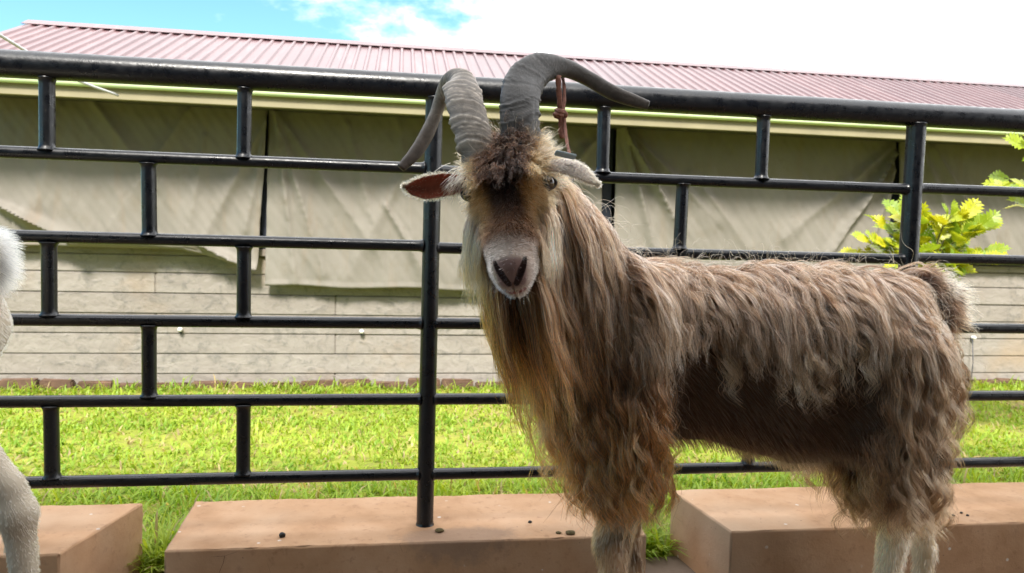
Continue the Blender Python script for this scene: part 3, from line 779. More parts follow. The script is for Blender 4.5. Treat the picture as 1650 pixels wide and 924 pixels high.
def build_goat_field():
    f = Field((.05, 1.22, -.01), (1.46, 1.90, 1.30), .0075)
    f.chain([(.505, 1.62, .765), (.62, YC, .748), (.88, YC, .728), (1.02, YC, .735), (1.085, YC, .775)], [.150, .176, .203, .190, .150], .05, .80)
    f.add((.53, YC, .86), (.66, YC, .86), .066, .055, .05)
    f.add((1.06, YC, .87), (1.16, YC, .865), .055, .05, .05)
    f.chain([(.485, 1.615, .79), (.345, 1.57, .985), (.255, 1.53, 1.115)], [.128, .086, .068], .03, .85)
    f.add((.485, 1.60, .68), (.435, 1.59, .80), .105, .10, .06, .8)                       # brisket
    # near and far fore legs
    for pts in ([(.53, 1.535, .76), (.485, 1.515, .61), (.492, 1.51, .50), (.458, 1.505, .362), (.474, 1.505, .20), (.470, 1.505, .10), (.462, 1.505, .045)],
                [(.53, 1.725, .76), (.53, 1.735, .61), (.575, 1.735, .50), (.566, 1.735, .362), (.580, 1.735, .20), (.578, 1.735, .10), (.570, 1.735, .045)]):
        f.chain(pts, [.088, .070, .047, .033, .0215, .027, .030], .025)
    for pts in ([(1.10, 1.55, .745), (1.075, 1.535, .60), (1.095, 1.52, .545), (1.13, 1.51, .405), (1.105, 1.507, .21), (1.100, 1.507, .10), (1.09, 1.507, .045)],
                [(1.115, 1.71, .745), (1.15, 1.725, .60), (1.215, 1.73, .545), (1.35, 1.735, .405), (1.382, 1.735, .21), (1.382, 1.735, .10), (1.372, 1.735, .045)]):
        f.chain(pts, [.120, .095, .068, .034, .0235, .028, .031], .03)
    f.add((.93, YC - .01, .54), (1.06, YC, .525), .04, .035, .05)
    f.chain([(1.16, YC, .885), (1.235, YC, .912), (1.29, YC, .888), (1.318, YC, .825)], [.05, .032, .026, .016], .025)
    head_prims(f, head)
    return f
GF = build_goat_field()
GV, GQ = GF.nets()
GV, GQ = refine(GV, GQ, lambda P: (to_head(P)[0] > .215) & (to_head(P)[0] < .4) & (np.abs(to_head(P)[1]) < .07), GF, 2)
GV, GQ = refine(GV, GQ, lambda P: (to_head(P)[0] > .283) & (to_head(P)[0] < .4) & (np.abs(to_head(P)[1]) < .045), GF, 1)
BROWN_D, BROWN, BROWN_L = np.array([.010, .0052, .0034]), np.array([.033, .0150, .0068]), np.array([.125, .070, .037])
BLOND, RUST, GREY, WHITE, TAN = np.array([.27, .19, .115]), np.array([.135, .046, .011]), np.array([.15, .13, .12]), np.array([.58, .45, .29]), np.array([.22, .120, .048])
def coat_colour(P):
    """the goat's own markings"""
    a, s_, h = to_head(P); x, y, z = P.T
    c = np.tile(np.array([.058, .030, .0165]), (len(P), 1))
    low = sstep(.46, .38, z)[:, None]; leg = np.where((x < .8)[:, None], np.array([.30, .175, .09]) * (1 + .5 * np.sin(z * 60 + y * 90))[:, None], WHITE * 1.3); c = c * (1 - low) + leg * low
    belly = (sstep(.56, .50, z) * sstep(.70, .95, x) * (z > .42))[:, None]; c = c * (1 - belly) + BLOND * .8 * belly
    hd = (a > -.06) & (a < .4) & (np.abs(s_) < .13) & (h > -.16) & (y < 1.55)
    side = sstep(.018, .045, np.abs(s_ - .004 * np.sin(a * 40)))[:, None]
    fc = (BROWN_D * 1.9) * (1 - side) + TAN * 1.3 * side
    mid = sstep(.15, .23, a)[:, None]; fc = fc * (1 - mid) + (BROWN * 2.0) * mid
    mz = sstep(.235, .285, a - .35 * np.maximum(0, -h - .02))[:, None]; mz = np.maximum(mz, (sstep(.22, .26, a) * sstep(-.03, -.045, h))[:, None])
    fc = fc * (1 - mz) + np.array([.38, .30, .25]) * mz
    pad = (sstep(.294, .306, a) * sstep(-.040, -.026, h) * sstep(.034, .024, np.abs(s_) + .25 * np.maximum(0, -h - .01)))[:, None]; fc = fc * (1 - pad) + np.array([.23, .14, .125]) * pad
    lip = (sstep(.300, .312, a) * sstep(.010, .005, np.abs(h + .0495)) * sstep(.026, .018, np.abs(s_)))[:, None]; fc = fc * (1 - lip) + np.array([.30, .13, .115]) * lip
    hd3 = np.stack([a * HA, np.abs(s_), h], -1); nd = np.minimum(Field.cap(hd3, (.332 * HA, .007, -.024), (.318 * HA, .0195, -.006), .0050, .0078, 1.0), Field.cap(hd3, (.318 * HA, .0195, -.006), (.296 * HA, .0285, .002), .0078, .0040, 1.0))
    ns = sstep(.0016, -.0004, nd)[:, None]; fc = fc * (1 - ns) + np.array([.030, .014, .013]) * ns
    c = np.where(hd[:, None], fc, c); return c
goat = tag(empty("goat", (.82, YC, 0)), "brown long-haired billy goat with tall curved horns, standing before the fence facing the camera", "goat")
body_me = np_mesh("body", GV - np.array([.82, YC, 0]), GQ, M['skin'], coat_colour(GV), True)
body = link("body", body_me, goat)
# ---- hair of the brown goat
CO = Coat(GF, GV, GQ, 3)
rg = CO.rng
def farw(P): return np.where(P[:, 1] > YC + .06, .35, 1.0)
def headness(P):
    a, s_, h = to_head(P); return (a > -.04) & (a < .4) & (np.abs(s_) < .11) & (h > -.15) & (P[:, 1] < 1.535) & (P[:, 2] > .86)
EYES = [head(.105, .071 * k_, -.017) for k_ in (-1, 1)]
def eyeclear(P, r=.021):
    d = np.minimum(np.linalg.norm(P - EYES[0], axis=1), np.linalg.norm(P - EYES[1], axis=1)); return sstep(r * .85, r * 1.15, d)
def side(P): return np.clip((P[:, 1] - YC) / .05, -1, 1)
def vec(x, y, z): return np.stack(np.broadcast_arrays(np.asarray(x, float), np.asarray(y, float), np.asarray(z, float)), -1)

# short under-coat over everything but the muzzle pad
def mk(P, N):
    a, s_, h = to_head(P); return np.where(headness(P), 0, farw(P)) * (1 + 1.5 * (P[:, 2] < .5))
C0, CN = CO.roots(mk, 34000); L = np.where(C0[:, 2] < .46, .016, .028) * (.7 + .6 * rg.random(len(C0)))
fl = unit(vec(.75, side(C0) * .15, -.65)); fl[C0[:, 2] < .46] = (0, 0, -1)
P = CO.grow(C0, CN, L, fl, 5, .42, .12, .004, (.0012, .03), .5)
n = len(P); col = coat_colour(C0)[:, None, :] * np.exp(rg.normal(0, .25, (n, 1, 1))) * np.linspace(.75, 1.2, 5)[None, :, None]
curves_obj("short_coat", P, taper(n, 5, .00045, .00015, rg), col, goat)

# face: short fur, longer curls on the brow
def mk(P, N):
    a, s_, h = to_head(P); return eyeclear(P) * headness(P) * (1 - .9 * (sstep(.292, .304, a) * sstep(-.045, -.03, h) * sstep(.04, .03, np.abs(s_)))) * np.where((np.abs(h + .0495) < .006) & (a > .3) & (np.abs(s_) < .022), 0.0, 1)
C0, CN = CO.roots(mk, 24000); a, s_, h = to_head(C0)
L = np.interp(a, [-.04, .09, .16, .24, .29, .34], [.024, .022, .016, .009, .0055, .0055]) * (.6 + .8 * rg.random(len(C0)))
fw = np.tile(HF, (len(C0), 1)); out_s = HS[None] * np.sign(s_)[:, None]
fl = np.where((a < .26)[:, None], fw * .8 + out_s * .35 + rg.normal(0, .22, C0.shape), out_s * .5 - HF[None] * .2 + vec(0, 0, -.4))
P = CO.grow(C0, CN, L, fl, 5, .55, .04, .003, (.0016, .02), .8); n = len(P)
col = coat_colour(C0)[:, None, :] * np.exp(rg.normal(0, .22, (n, 1, 1))) * np.linspace(.8, 1.15, 5)[None, :, None]
curves_obj("face_fur", P, taper(n, 5, .00036, .00012, rg), col, goat)

def paler(c, frac, lo, hi):
    m_ = rg.random((len(c), 1, 1)) < frac; u = rg.random((len(c), 1, 1)); t = np.linspace(0, 1, c.shape[1])[None, :, None]
    return np.where(m_, c * (1 - .85 * sstep(0, .35, t)) + .85 * sstep(0, .35, t) * (np.asarray(lo) * (1 - u) + np.asarray(hi) * u), c)
SILVER = np.array([.37, .295, .235])
def longset(name, mask, ng, nc, length, flow, K, stops, gk, fk, r=(.00052, .00013), var=.28, recolour=None):
    g0, gn = CO.roots(mask, ng); G = CO.grow(g0, gn, length(g0), flow(g0, gn), K, **gk)
    c0, cn = CO.roots(mask, nc); fk = dict(fk); Pc, own, f_ = CO.fill(G, g0, c0, **fk); n_ = len(Pc)
    col_ = grad_col(n_, Pc.shape[1], stops, rg, var)
    lock = np.exp(rg.normal(0, .50, (len(g0), 1, 1)))[own]; col_ = col_ * lock
    if recolour is not None: col_ = recolour(col_, Pc, c0)
    col_ = col_ * np.array([1.38, 1.16, 1.02])
    return curves_obj(name, Pc, taper(n_, Pc.shape[1], r[0], r[1], rg), col_, goat)

# forelock: dark woolly tuft between and below the horns
def mk(P, N):
    a, s_, h = to_head(P); return ((a < .115) & (h > -.05) & headness(P)) * sstep(.062, .035, np.abs(s_))
def fcol(c, P, c0):
    a, s_, h = to_head(c0); w = sstep(.030, .048, np.abs(s_))[:, None, None]; return c * (1 - w) + w * (TAN * 1.25)[None, None] * c.mean(2, keepdims=True) / .007
longset("forelock", mk, 260, 6000, lambda p: .030 + .026 * rg.random(len(p)), lambda p, n_: HF[None] * .7 + np.sign(to_head(p)[1])[:, None] * HS[None] * .25 + rg.normal(0, .35, p.shape), 9,
        [(0, BROWN_D * .6), (.6, BROWN_D * .9), (1, BROWN * .55)], dict(lift=.9, grav=.10, off=.012, wave=(.006, .022), curl=.9), dict(clump=.75, jit=.003, lenv=(.5, 1.1), frizz=.003), recolour=fcol)

# temple tufts beside the forelock, pale and upright
def mk(P, N):
    a, s_, h = to_head(P); return eyeclear(P, .040) * ((a < .085) & (a > -.04) & (h > -.075) & headness(P)) * sstep(.036, .050, np.abs(s_))
longset("temple_hair", mk, 260, 5200, lambda p: .026 + .024 * rg.random(len(p)), lambda p, n_: HF[None] * .25 + np.sign(to_head(p)[1])[:, None] * HS[None] * .5 + vec(0, 0, .25) + rg.normal(0, .3, p.shape), 8,
        [(0, BROWN * .9), (.35, TAN), (1, BLOND * 1.15)], dict(lift=.8, grav=.06, off=.010, wave=(.004, .03), curl=.7), dict(clump=.6, jit=.003, lenv=(.5, 1.15), frizz=.002))

# cheeks: pale hair hanging beside the face
def mk(P, N):
    a, s_, h = to_head(P); return eyeclear(P, .03) * ((a > .105) & (a < .225) & (h < -.02) & headness(P)) * sstep(.026, .040, np.abs(s_)) * (1 + 1.5 * (h < -.04))
def fc2(c, P, c0):
    lo = sstep(1.02, .92, P[..., 2])[..., None]; return c * (1 - .45 * lo) + .45 * lo * TAN * .9
longset("cheek_hair", mk, 330, 7600, lambda p: np.interp(to_head(p)[0], [.07, .15, .23], [.15, .14, .06]) * (.55 + .7 * rg.random(len(p))), lambda p, n_: np.sign(to_head(p)[1])[:, None] * HS[None] * .12 + HF[None] * .55, 13,
        [(0, BROWN * 1.3), (.3, BROWN_L), (1, BLOND)], dict(lift=.30, grav=.36, off=.009, wave=(.004, .09), curl=.5), dict(clump=.8, jit=.0025, lenv=(.5, 1.05)), recolour=fc2)

# beard from the jaw and throat
def mk(P, N):
    a, s_, h = to_head(P); jaw = ((a > .02) & (a < .265) & (h < -.072) & headness(P)) * 2.2
    thr = ((P[:, 0] < .40) & (P[:, 1] < 1.60) & (P[:, 2] > .80) & (P[:, 2] < 1.06) & ~headness(P)) * sstep(.1, -.2, N[:, 0] * .6 + N[:, 1] * .8) * 1.0
    return jaw + thr
def fbeard(c, P, c0):
    z = P[..., 2][..., None]; x = P[..., 0][..., None]; m_ = sstep(.95, .68, z)
    c = paler(c, .45, (.12, .065, .030), (.37, .235, .12))
    return c * (1 - .75 * m_) + .75 * m_ * RUST * (c.mean(2, keepdims=True) / .028)
longset("beard", mk, 380, 13000, lambda p: np.interp(p[:, 2], [.80, .95, 1.1], [.22, .34, .40]) * (.6 + .5 * rg.random(len(p))), lambda p, n_: vec(-.05, -.25, -.7), 20,
        [(0, BROWN), (.3, BROWN * 1.35), (.7, BROWN * 1.2), (1, BROWN * 1.0)], dict(lift=.22, grav=.45, off=.022, wave=(.007, .15), curl=.5, drift=np.array([.27, .03, 0])), dict(clump=.92, jit=.0026, lenv=(.5, 1.06), frizz=.002), recolour=fbeard)

# neck and withers mane
def mk(P, N):
    nk = ((P[:, 0] < .56) & (P[:, 2] > .80) & ~headness(P)) * sstep(.55, .49, P[:, 0]) * np.where((P[:, 2] > 1.09) & (P[:, 1] < 1.56), .12, 1.0); return nk * farw(P)
def fgrey(c, P, c0):
    up = sstep(.2, .9, GF.grad(c0)[:, 2])[:, None, None]; c = paler(c, .48, BROWN_L, SILVER)
    z = P[..., 2][..., None]; m_ = sstep(.80, .66, z); return c * (1 - .35 * m_) + .35 * m_ * RUST
longset("mane", mk, 760, 15000, lambda p: np.interp(p[:, 2], [.80, .92, 1.05, 1.15], [.17, .20, .20, .12]) * (.6 + .6 * rg.random(len(p))), lambda p, n_: unit(vec(.10, side(p) * .6, -.55)), 15,
        [(0, BROWN * .8), (.35, BROWN * 1.35), (1, BROWN_L)], dict(lift=.24, grav=.36, off=.014, wave=(.006, .12), curl=.5), dict(clump=.9, jit=.0028, lenv=(.5, 1.06), frizz=.002), recolour=fgrey)

# back: parted along the spine, hanging over the ribs
def mk(P, N): return ((P[:, 0] > .46) & (P[:, 0] < 1.18) & (P[:, 2] > .80)) * farw(P) * (1 + .8 * (P[:, 2] > .88))
def fback(c, P, c0):
    return paler(c, .46, BROWN_L, SILVER)
def blen(p):
    fringe = .745 + .035 * np.sin(p[:, 0] * 23) + .02 * np.sin(p[:, 0] * 61)
    return (np.clip(p[:, 2] - fringe, .05, .3) * 1.02 + .03) * (.6 + .5 * rg.random(len(p))) + .06 * sstep(1.02, 1.15, p[:, 0])
longset("back_hair", mk, 900, 21000, blen, lambda p, n_: unit(vec(.30 + .2 * np.sin(p[:, 0] * 29) - .35 * sstep(1.08, 1.2, p[:, 0]), side(p) * .9, -.15)), 14,
        [(0, BROWN * .75), (.35, BROWN * 1.25), (.75, BROWN_L * .85), (1, BROWN_L * 1.1)], dict(lift=.32, grav=.30, off=.020, wave=(.006, .09), curl=.55), dict(clump=.9, jit=.0025, lenv=(.5, 1.1), frizz=.0018), recolour=fback)

# sun-bleached curls at the lower fringe of the back hair
def mk(P, N):
    x, y, z = P.T; w = np.exp(-((x - .70) / .035) ** 2 - ((z - .80) / .03) ** 2) + 1.2 * np.exp(-((x - .86) / .06) ** 2 - ((z - .775) / .035) ** 2) + .5 * np.exp(-((x - 1.0) / .05) ** 2 - ((z - .78) / .03) ** 2); return w * (y < YC)
longset("fringe_curls", mk, 34, 1500, lambda p: .06 + .05 * rg.random(len(p)), lambda p, n_: unit(vec(.25, -.4, -.7)), 16,
        [(0, BROWN), (.4, BROWN_L), (1, BLOND * .95)], dict(lift=.25, grav=.30, off=.018, wave=(.010, .045), curl=1.0), dict(clump=.8, jit=.003, lenv=(.6, 1.1), frizz=.002))

# shoulder and fore leg
def mk(P, N):
    x, y, z = P.T; return ((z > .475) & (z < .86) & (x < .62)) * sstep(.535, .49, x + .03 * np.sin(z * 40)) * np.where((y > YC) & (z > .62), .3, 1.0) * (1 + .8 * (z < .62))
def fsh(c, P, c0):
    z = P[..., 2][..., None]; c = paler(c, .38, (.085, .045, .021), (.24, .145, .075)); m_ = sstep(.80, .50, z); return c * (1 - .65 * m_) + .65 * m_ * RUST * (c.mean(2, keepdims=True) / .021)
longset("shoulder_hair", mk, 700, 20000, lambda p: np.clip((p[:, 2] - .43) * .85 + .03, .075, .25) * (.6 + .55 * rg.random(len(p))), lambda p, n_: unit(vec(.02 + .12 * np.sin(p[:, 2] * 31), side(p) * .35, -.8)), 18,
        [(0, BROWN * .7), (.3, BROWN * 1.0), (1, BROWN * 1.3)], dict(lift=.24, grav=.36, off=.024, wave=(.016, .095), curl=.8, drift=np.array([.07, 0, 0])), dict(clump=.93, jit=.0026, lenv=(.5, 1.08), frizz=.002), recolour=fsh)

# rump and hind leg
def mk(P, N):
    x, y, z = P.T; return ((z > .43) & (z < .86) & (x > .98) & ~((x > 1.235) & (z > .79))) * sstep(1.0, 1.07, x - .10 * (z - .62) + .015 * np.sin(z * 45)) * np.where((y > YC) & (x < 1.25), .35, 1.0) * (1 + .6 * (z < .62))
def fth(c, P, c0):
    c = paler(c, .40, (.10, .054, .026), (.27, .17, .092)); z = P[..., 2][..., None]; m_ = sstep(.55, .38, z); return c * (1 - .25 * m_) + .25 * m_ * TAN * .6
longset("thigh_hair", mk, 760, 22000, lambda p: np.clip((p[:, 2] - .38) * .8 + .03, .065, .24) * (.6 + .55 * rg.random(len(p))), lambda p, n_: unit(vec(.02 + .12 * np.sin(p[:, 2] * 27 + p[:, 0] * 9) - .25 * sstep(1.1, 1.22, p[:, 0]), side(p) * .35, -.8)), 18,
        [(0, BROWN * .75), (.3, BROWN * 1.15), (.8, BROWN_L * .8), (1, BROWN_L)], dict(lift=.24, grav=.34, off=.022, wave=(.015, .085), curl=.8), dict(clump=.93, jit=.0026, lenv=(.5, 1.08), frizz=.002), recolour=fth)

# tail: dark core, pale fringe standing off the outer side
def mk(P, N):
    x, y, z = P.T; return ((x > 1.20) & (z > .81) & (np.abs(y - YC) < .045)) * sstep(1.205, 1.24, x) * 1.0
def tfl(p, n_):
    return unit(n_ * .5 + vec(.55, 0, -.45))
def ftail(c, P, c0):
    N0 = GF.grad(c0); o_ = (sstep(.05, .5, N0[:, 0] * .88 + N0[:, 2] * .47) * sstep(1.215, 1.255, c0[:, 0] - .25 * (c0[:, 2] - .9)))[:, None, None]; t = np.linspace(0, 1, P.shape[1])[None, :, None]
    pale = WHITE * .95 * (.75 + .5 * rg.random((len(P), 1, 1))); return c * (1 - o_) + o_ * (BROWN_D * (1 - sstep(.58, .85, t)) + pale * sstep(.58, .85, t))
longset("tail_hair", mk, 240, 5200, lambda p: .036 + .034 * rg.random(len(p)), tfl, 8, [(0, BROWN_D * .8), (1, BROWN)], dict(lift=.5, grav=.05, off=.006, wave=(.003, .04), curl=.4), dict(clump=.5, jit=.003, lenv=(.6, 1.15), frizz=.002), recolour=ftail)

# loose single hairs that escape the coat
def mk(P, N): return ((P[:, 2] > .45) & ~headness(P)) * farw(P) * np.where((P[:, 0] > .55) & (P[:, 0] < 1.08) & (P[:, 2] < .86), 0.0, 1.0)
C0, CN = CO.roots(mk, 1500); L = .04 + .07 * rg.random(len(C0))
P = CO.grow(C0, CN, L, rg.normal(0, .5, C0.shape) + vec(.2, 0, -.1), 14, 1.0, .16, .03, (.010, .07), .8); n = len(P)
curves_obj("loose_hair", P, taper(n, 14, .00028, .0001, rg), grad_col(n, 14, [(0, BROWN_L), (1, BLOND)], rg, .4), goat)
def mk(P, N):
    a, s_, h = to_head(P); return headness(P) * ((a < .07) * (h > -.08) + .25 * (a > .27) * (h < -.03)) * 1.0
C0, CN = CO.roots(mk, 420); a, s_, h = to_head(C0); L = np.where(a < .2, .04, .018) * (.6 + .9 * rg.random(len(C0)))
P = CO.grow(C0, CN, L, rg.normal(0, .35, C0.shape), 10, 1.0, .05, .01, (.006, .05), .8); n = len(P)
curves_obj("whiskers", P, taper(n, 10, .00026, .0001, rg), grad_col(n, 10, [(0, BROWN_L), (1, BLOND * 1.2)], rg, .4), goat)
# ------------------------------------------------------------------ horns
def m_horn():
    m = mat("horn_keratin", (.2, .17, .14), .5, .4); N = NT(m); at = N.n("ShaderNodeAttribute", attribute_name="tint")
    c = N.coord('Object'); n1 = N.noise(c, 45, 6, .7, 1.5); n2 = N.noise(c, 12, 4, .6, .8)
    k = N.mix(N.g(n1, .38, .68), at.outputs['Color'], (1, 1, 1), 'MULTIPLY')
    d = N.mix(1.0, at.outputs['Color'], N.ramp(n1, [(.3, (.55, .53, .5)), (.7, (1.15, 1.12, 1.08))]), 'MULTIPLY')
    e = N.mix(1.0, d, N.ramp(n2, [(.35, (.6, .58, .56)), (.6, (1.1, 1.1, 1.1))]), 'MULTIPLY'); N.color(e)
    N.l(N.ramp(n1, [(.3, (.38, .38, .38)), (.7, (.62, .62, .62))]), N.b.inputs['Roughness'])
    b = N.bump(n1, .45, .003); N.bump(N.noise(c, 220, 3), .25, .001, b); return m
M['horn'] = m_horn()
def horn(path, wide, thin, seed, keel_sign, dark):
    pts = catmull([pix(*q) for q in path], 16); m_ = len(pts); n_ = 44
    L = [0]
    for i in range(1, m_): L.append(L[-1] + (pts[i] - pts[i - 1]).length)
    tot = L[-1]; ts = np.linspace(0, 1, len(wide)); V = []; T = []
    for i in range(m_):
        t_ = (pts[min(i + 1, m_ - 1)] - pts[max(i - 1, 0)]).normalized(); s_ = L[i] / tot; u = i / (m_ - 1)
        W = t_.cross(Vector((0, 1, 0))).normalized() * keel_sign; B = W.cross(t_).normalized()
        w = float(np.interp(u, ts, wide)); b = float(np.interp(u, ts, thin))
        for k in range(n_):
            q = 2 * math.pi * k / n_; cx, sx = math.cos(q), math.sin(q)
            obl = L[i] + .030 * (1 - cx) * .5 + .006 * math.sin(2 * q + seed) + .0025 * math.sin(L[i] * 90 + seed)
            per = .0125 + .007 * math.sin(seed + 21 * obl)
            ph = (obl / (.0155) + .75 * math.sin(obl * 70 + seed)) % 1.0
            amp = max(0, 1 - s_ / .62) ** .6 * (.55 + .45 * math.sin(obl * 130 + 2 * seed))
            rid = (ph ** 3) * .15 * amp * (.6 + .7 * abs(math.sin(obl * 37 + q + seed))) + .012 * math.sin(obl * 900 + 3 * math.sin(4 * q)) * (1 - s_)
            fx = math.copysign(abs(cx) ** .82, cx); fy = math.copysign(abs(sx) ** .9, sx)
            keel = (.24 + .10 * math.sin(L[i] * 210 + seed) * math.sin(L[i] * 77)) * max(0, cx) ** 9 * max(0, 1 - s_ / .6)
            r_ = 1 + rid + keel
            grv = -.09 * math.exp(-((q - .55) / .10) ** 2) * max(0, 1 - s_ / .5)
            V.append(pts[i] + W * (w * fx * (r_ + grv)) + B * (b * fy * (1 + rid * 1.6 + grv)))
            g_ = .62 + 1.1 * (ph ** 4 if amp > .1 else .3)
            c_ = np.array(dark[0]) * (1 - sstep(.45, .95, s_)) + np.array(dark[1]) * sstep(.45, .95, s_)
            if grv < -.04: c_ = c_ * .35
            T.append(c_ * (g_ if s_ < .6 else 1) )
    F = []
    for i in range(m_ - 1):
        for k in range(n_):
            k2 = (k + 1) % n_; F.append((i * n_ + k, i * n_ + k2, (i + 1) * n_ + k2, (i + 1) * n_ + k))
    V.append(pts[-1] + (pts[-1] - pts[-2]) * .6); T.append(np.array(dark[1]))
    tip = len(V) - 1; F += [((m_ - 1) * n_ + k, (m_ - 1) * n_ + (k + 1) % n_, tip, tip) for k in range(n_)]
    F = [f[:3] if f[2] == f[3] else f for f in F]
    o = mesh("horn", V, F, M['horn'], goat, True)
    at = o.data.attributes.new('tint', 'FLOAT_COLOR', 'POINT'); at.data.foreach_set('color', np.concatenate([np.array(T), np.ones((len(T), 1))], 1).astype(np.float32).ravel()); return o
horn([(776, 258, 1.450), (765, 218, 1.463), (754, 180, 1.485), (746, 148, 1.515), (738, 132, 1.55), (725, 137, 1.59), (712, 158, 1.615), (702, 184, 1.62), (688, 216, 1.61), (670, 246, 1.595), (646, 271, 1.575)],
     [.031, .033, .034, .035, .032, .023, .0155, .0130, .0150, .0145, .0095], [.016, .015, .014, .013, .012, .012, .012, .011, .010, .008, .005], 1.3, 1, ((.36, .315, .27), (.085, .065, .052)))
horn([(838, 262, 1.47), (836, 222, 1.482), (835, 186, 1.495), (837, 154, 1.515), (847, 128, 1.545), (872, 110, 1.575), (910, 110, 1.60), (946, 126, 1.61), (986, 149, 1.60), (1020, 162, 1.59), (1045, 170, 1.58)],
     [.036, .0365, .037, .038, .039, .033, .020, .0165, .0165, .014, .0095], [.019, .019, .018, .017, .016, .015, .014, .012, .010, .009, .005], 4.1, -1, ((.082, .078, .076), (.075, .060, .050)))

# ------------------------------------------------------------------ ears, tag, eyes
def m_ear(name, base, trans):
    m = mat(name, base, .7, .25); N = NT(m); at = N.n("ShaderNodeAttribute", attribute_name="tint"); n = N.noise(N.world(), 90, 5, .7)
    N.color(N.mix(1.0, at.outputs['Color'], N.ramp(n, [(.3, (.7, .66, .64)), (.7, (1.15, 1.15, 1.15))]), 'MULTIPLY'))
    N.b.inputs['Subsurface Weight'].default_value = .25; N.b.inputs['Subsurface Radius'].default_value = (.012, .004, .002); N.b.inputs['Subsurface Scale'].default_value = .5
    N.bump(n, .3, .002); return m
M['ear'] = m_ear("ear_skin", (.2, .1, .07), .2)
def ear(path, opening, widths, cup, twist=0.0, curl_tip=0.0):
    pts = catmull([pix(*q) for q in path], 8); m_ = len(pts); nv = 17; V = []; T = []; rim = []
    ts = np.linspace(0, 1, len(widths))
    for sd_ in (0, 1):
        for i in range(m_):
            u = i / (m_ - 1); t_ = (pts[min(i + 1, m_ - 1)] - pts[max(i - 1, 0)]).normalized(); o_ = Vector(opening); o_ = (o_ - t_ * o_.dot(t_)).normalized(); b = t_.cross(o_).normalized()
            w = float(np.interp(u, ts, widths))
            for j in range(nv):
                v = -1 + 2 * j / (nv - 1); ph = v * (1.25 - .35 * u) + twist
                p = pts[i] + b * (w * math.sin(ph) * 1.08) - o_ * (w * cup * math.cos(ph) * (1 - .85 * u)) + o_ * (w * cup * .3)
                p -= o_ * (sd_ * (.0032 * (1 - .5 * abs(v))))
                V.append(p); edge = max(0, (abs(v) - .86) / .14)
                inn = np.array([.30, .085, .05]) * (1 - .35 * math.exp(-((v + .1) / .35) ** 2)); outc = np.array([.30, .25, .215])
                c_ = outc if sd_ else inn * (1 - edge) + np.array([.42, .33, .27]) * edge; T.append(c_)
                if sd_ == 0 and (j in (0, nv - 1) or i == m_ - 1): rim.append((p.copy(), (b * math.copysign(1, v) * (abs(v) > .5) + t_ * .5).normalized()))
    K = m_ * nv; F = []
    for i in range(m_ - 1):
        for j in range(nv - 1):
            a = i * nv + j; F.append((a, a + 1, a + nv + 1, a + nv)); F.append((K + a + nv, K + a + nv + 1, K + a + 1, K + a))
        for j in (0, nv - 1):
            a = i * nv + j; F.append((a, a + nv, K + a + nv, K + a) if j == 0 else (a + nv, a, K + a, K + a + nv))
    for j in range(nv - 1):
        a = (m_ - 1) * nv + j; F.append((a, a + 1, K + a + 1, K + a))
    o = mesh("ear", V, F, M['ear'], goat, True)
    at = o.data.attributes.new('tint', 'FLOAT_COLOR', 'POINT'); at.data.foreach_set('color', np.concatenate([np.array(T), np.ones((len(T), 1))], 1).astype(np.float32).ravel())
    # rim and back fur
    R_ = np.array([r for r, _ in rim]); D_ = np.array([d for _, d in rim]); n_ = 1500
    idx_ = rg.integers(0, len(R_), n_); P0 = R_[idx_] + rg.normal(0, .0012, (n_, 3)); Lh = .004 + .004 * rg.random((n_, 1)); dd = unit(D_[idx_] + rg.normal(0, .45, (n_, 3)))
    Pe = np.stack([P0 + dd * Lh * q for q in (0, .5, 1)], 1)
    bs = np.array(V[K:]); nb_ = 3200; ib = rg.integers(0, len(bs), nb_); P0 = bs[ib] + rg.normal(0, .0015, (nb_, 3)); t_all = np.array((pts[-1] - pts[0]).normalized()); dd = unit(t_all[None] + rg.normal(0, .25, (nb_, 3)) - np.array(Vector(opening).normalized())[None] * .25)
    Pb = np.stack([P0 + dd * .0032 * q for q in (0, .5, 1)], 1); PP = np.concatenate([Pe, Pb]); nn = len(PP)
    ef = curves_obj("ear_fur", PP, taper(nn, 3, .0003, .0001, rg), grad_col(nn, 3, [(0, BLOND * .9), (1, WHITE * .9)], rg, .25), goat); ef.parent = o; ef.matrix_parent_inverse = Matrix.Translation(-Vector(goat.location)) if False else Matrix.Identity(4)
    ef.location = (0, 0, 0); return o
ear([(757, 297, 1.462), (738, 297, 1.455), (712, 299, 1.445), (685, 303, 1.435), (664, 303, 1.43), (651, 300, 1.428)], (.10, -1, -.18), [.012, .019, .0235, .0235, .015, .002], .62)
ear([(880, 272, 1.445), (897, 268, 1.425), (917, 270, 1.405), (938, 279, 1.39), (953, 290, 1.385), (964, 297, 1.385)], (-.15, .75, -.70), [.014, .023, .025, .022, .013, .003], .7, -.1)
bm = box_bm((-.021, -.002, -.006), (.021, .002, .006), .0015, 2)
tg = bm_obj("ear_tag", bm, M['tag'], goat); tg.matrix_parent_inverse = Matrix.Translation(-Vector(goat.location)); tg.location = pix(911, 250, 1.392); tg.rotation_euler = (math.radians(40), math.radians(9), math.radians(6))
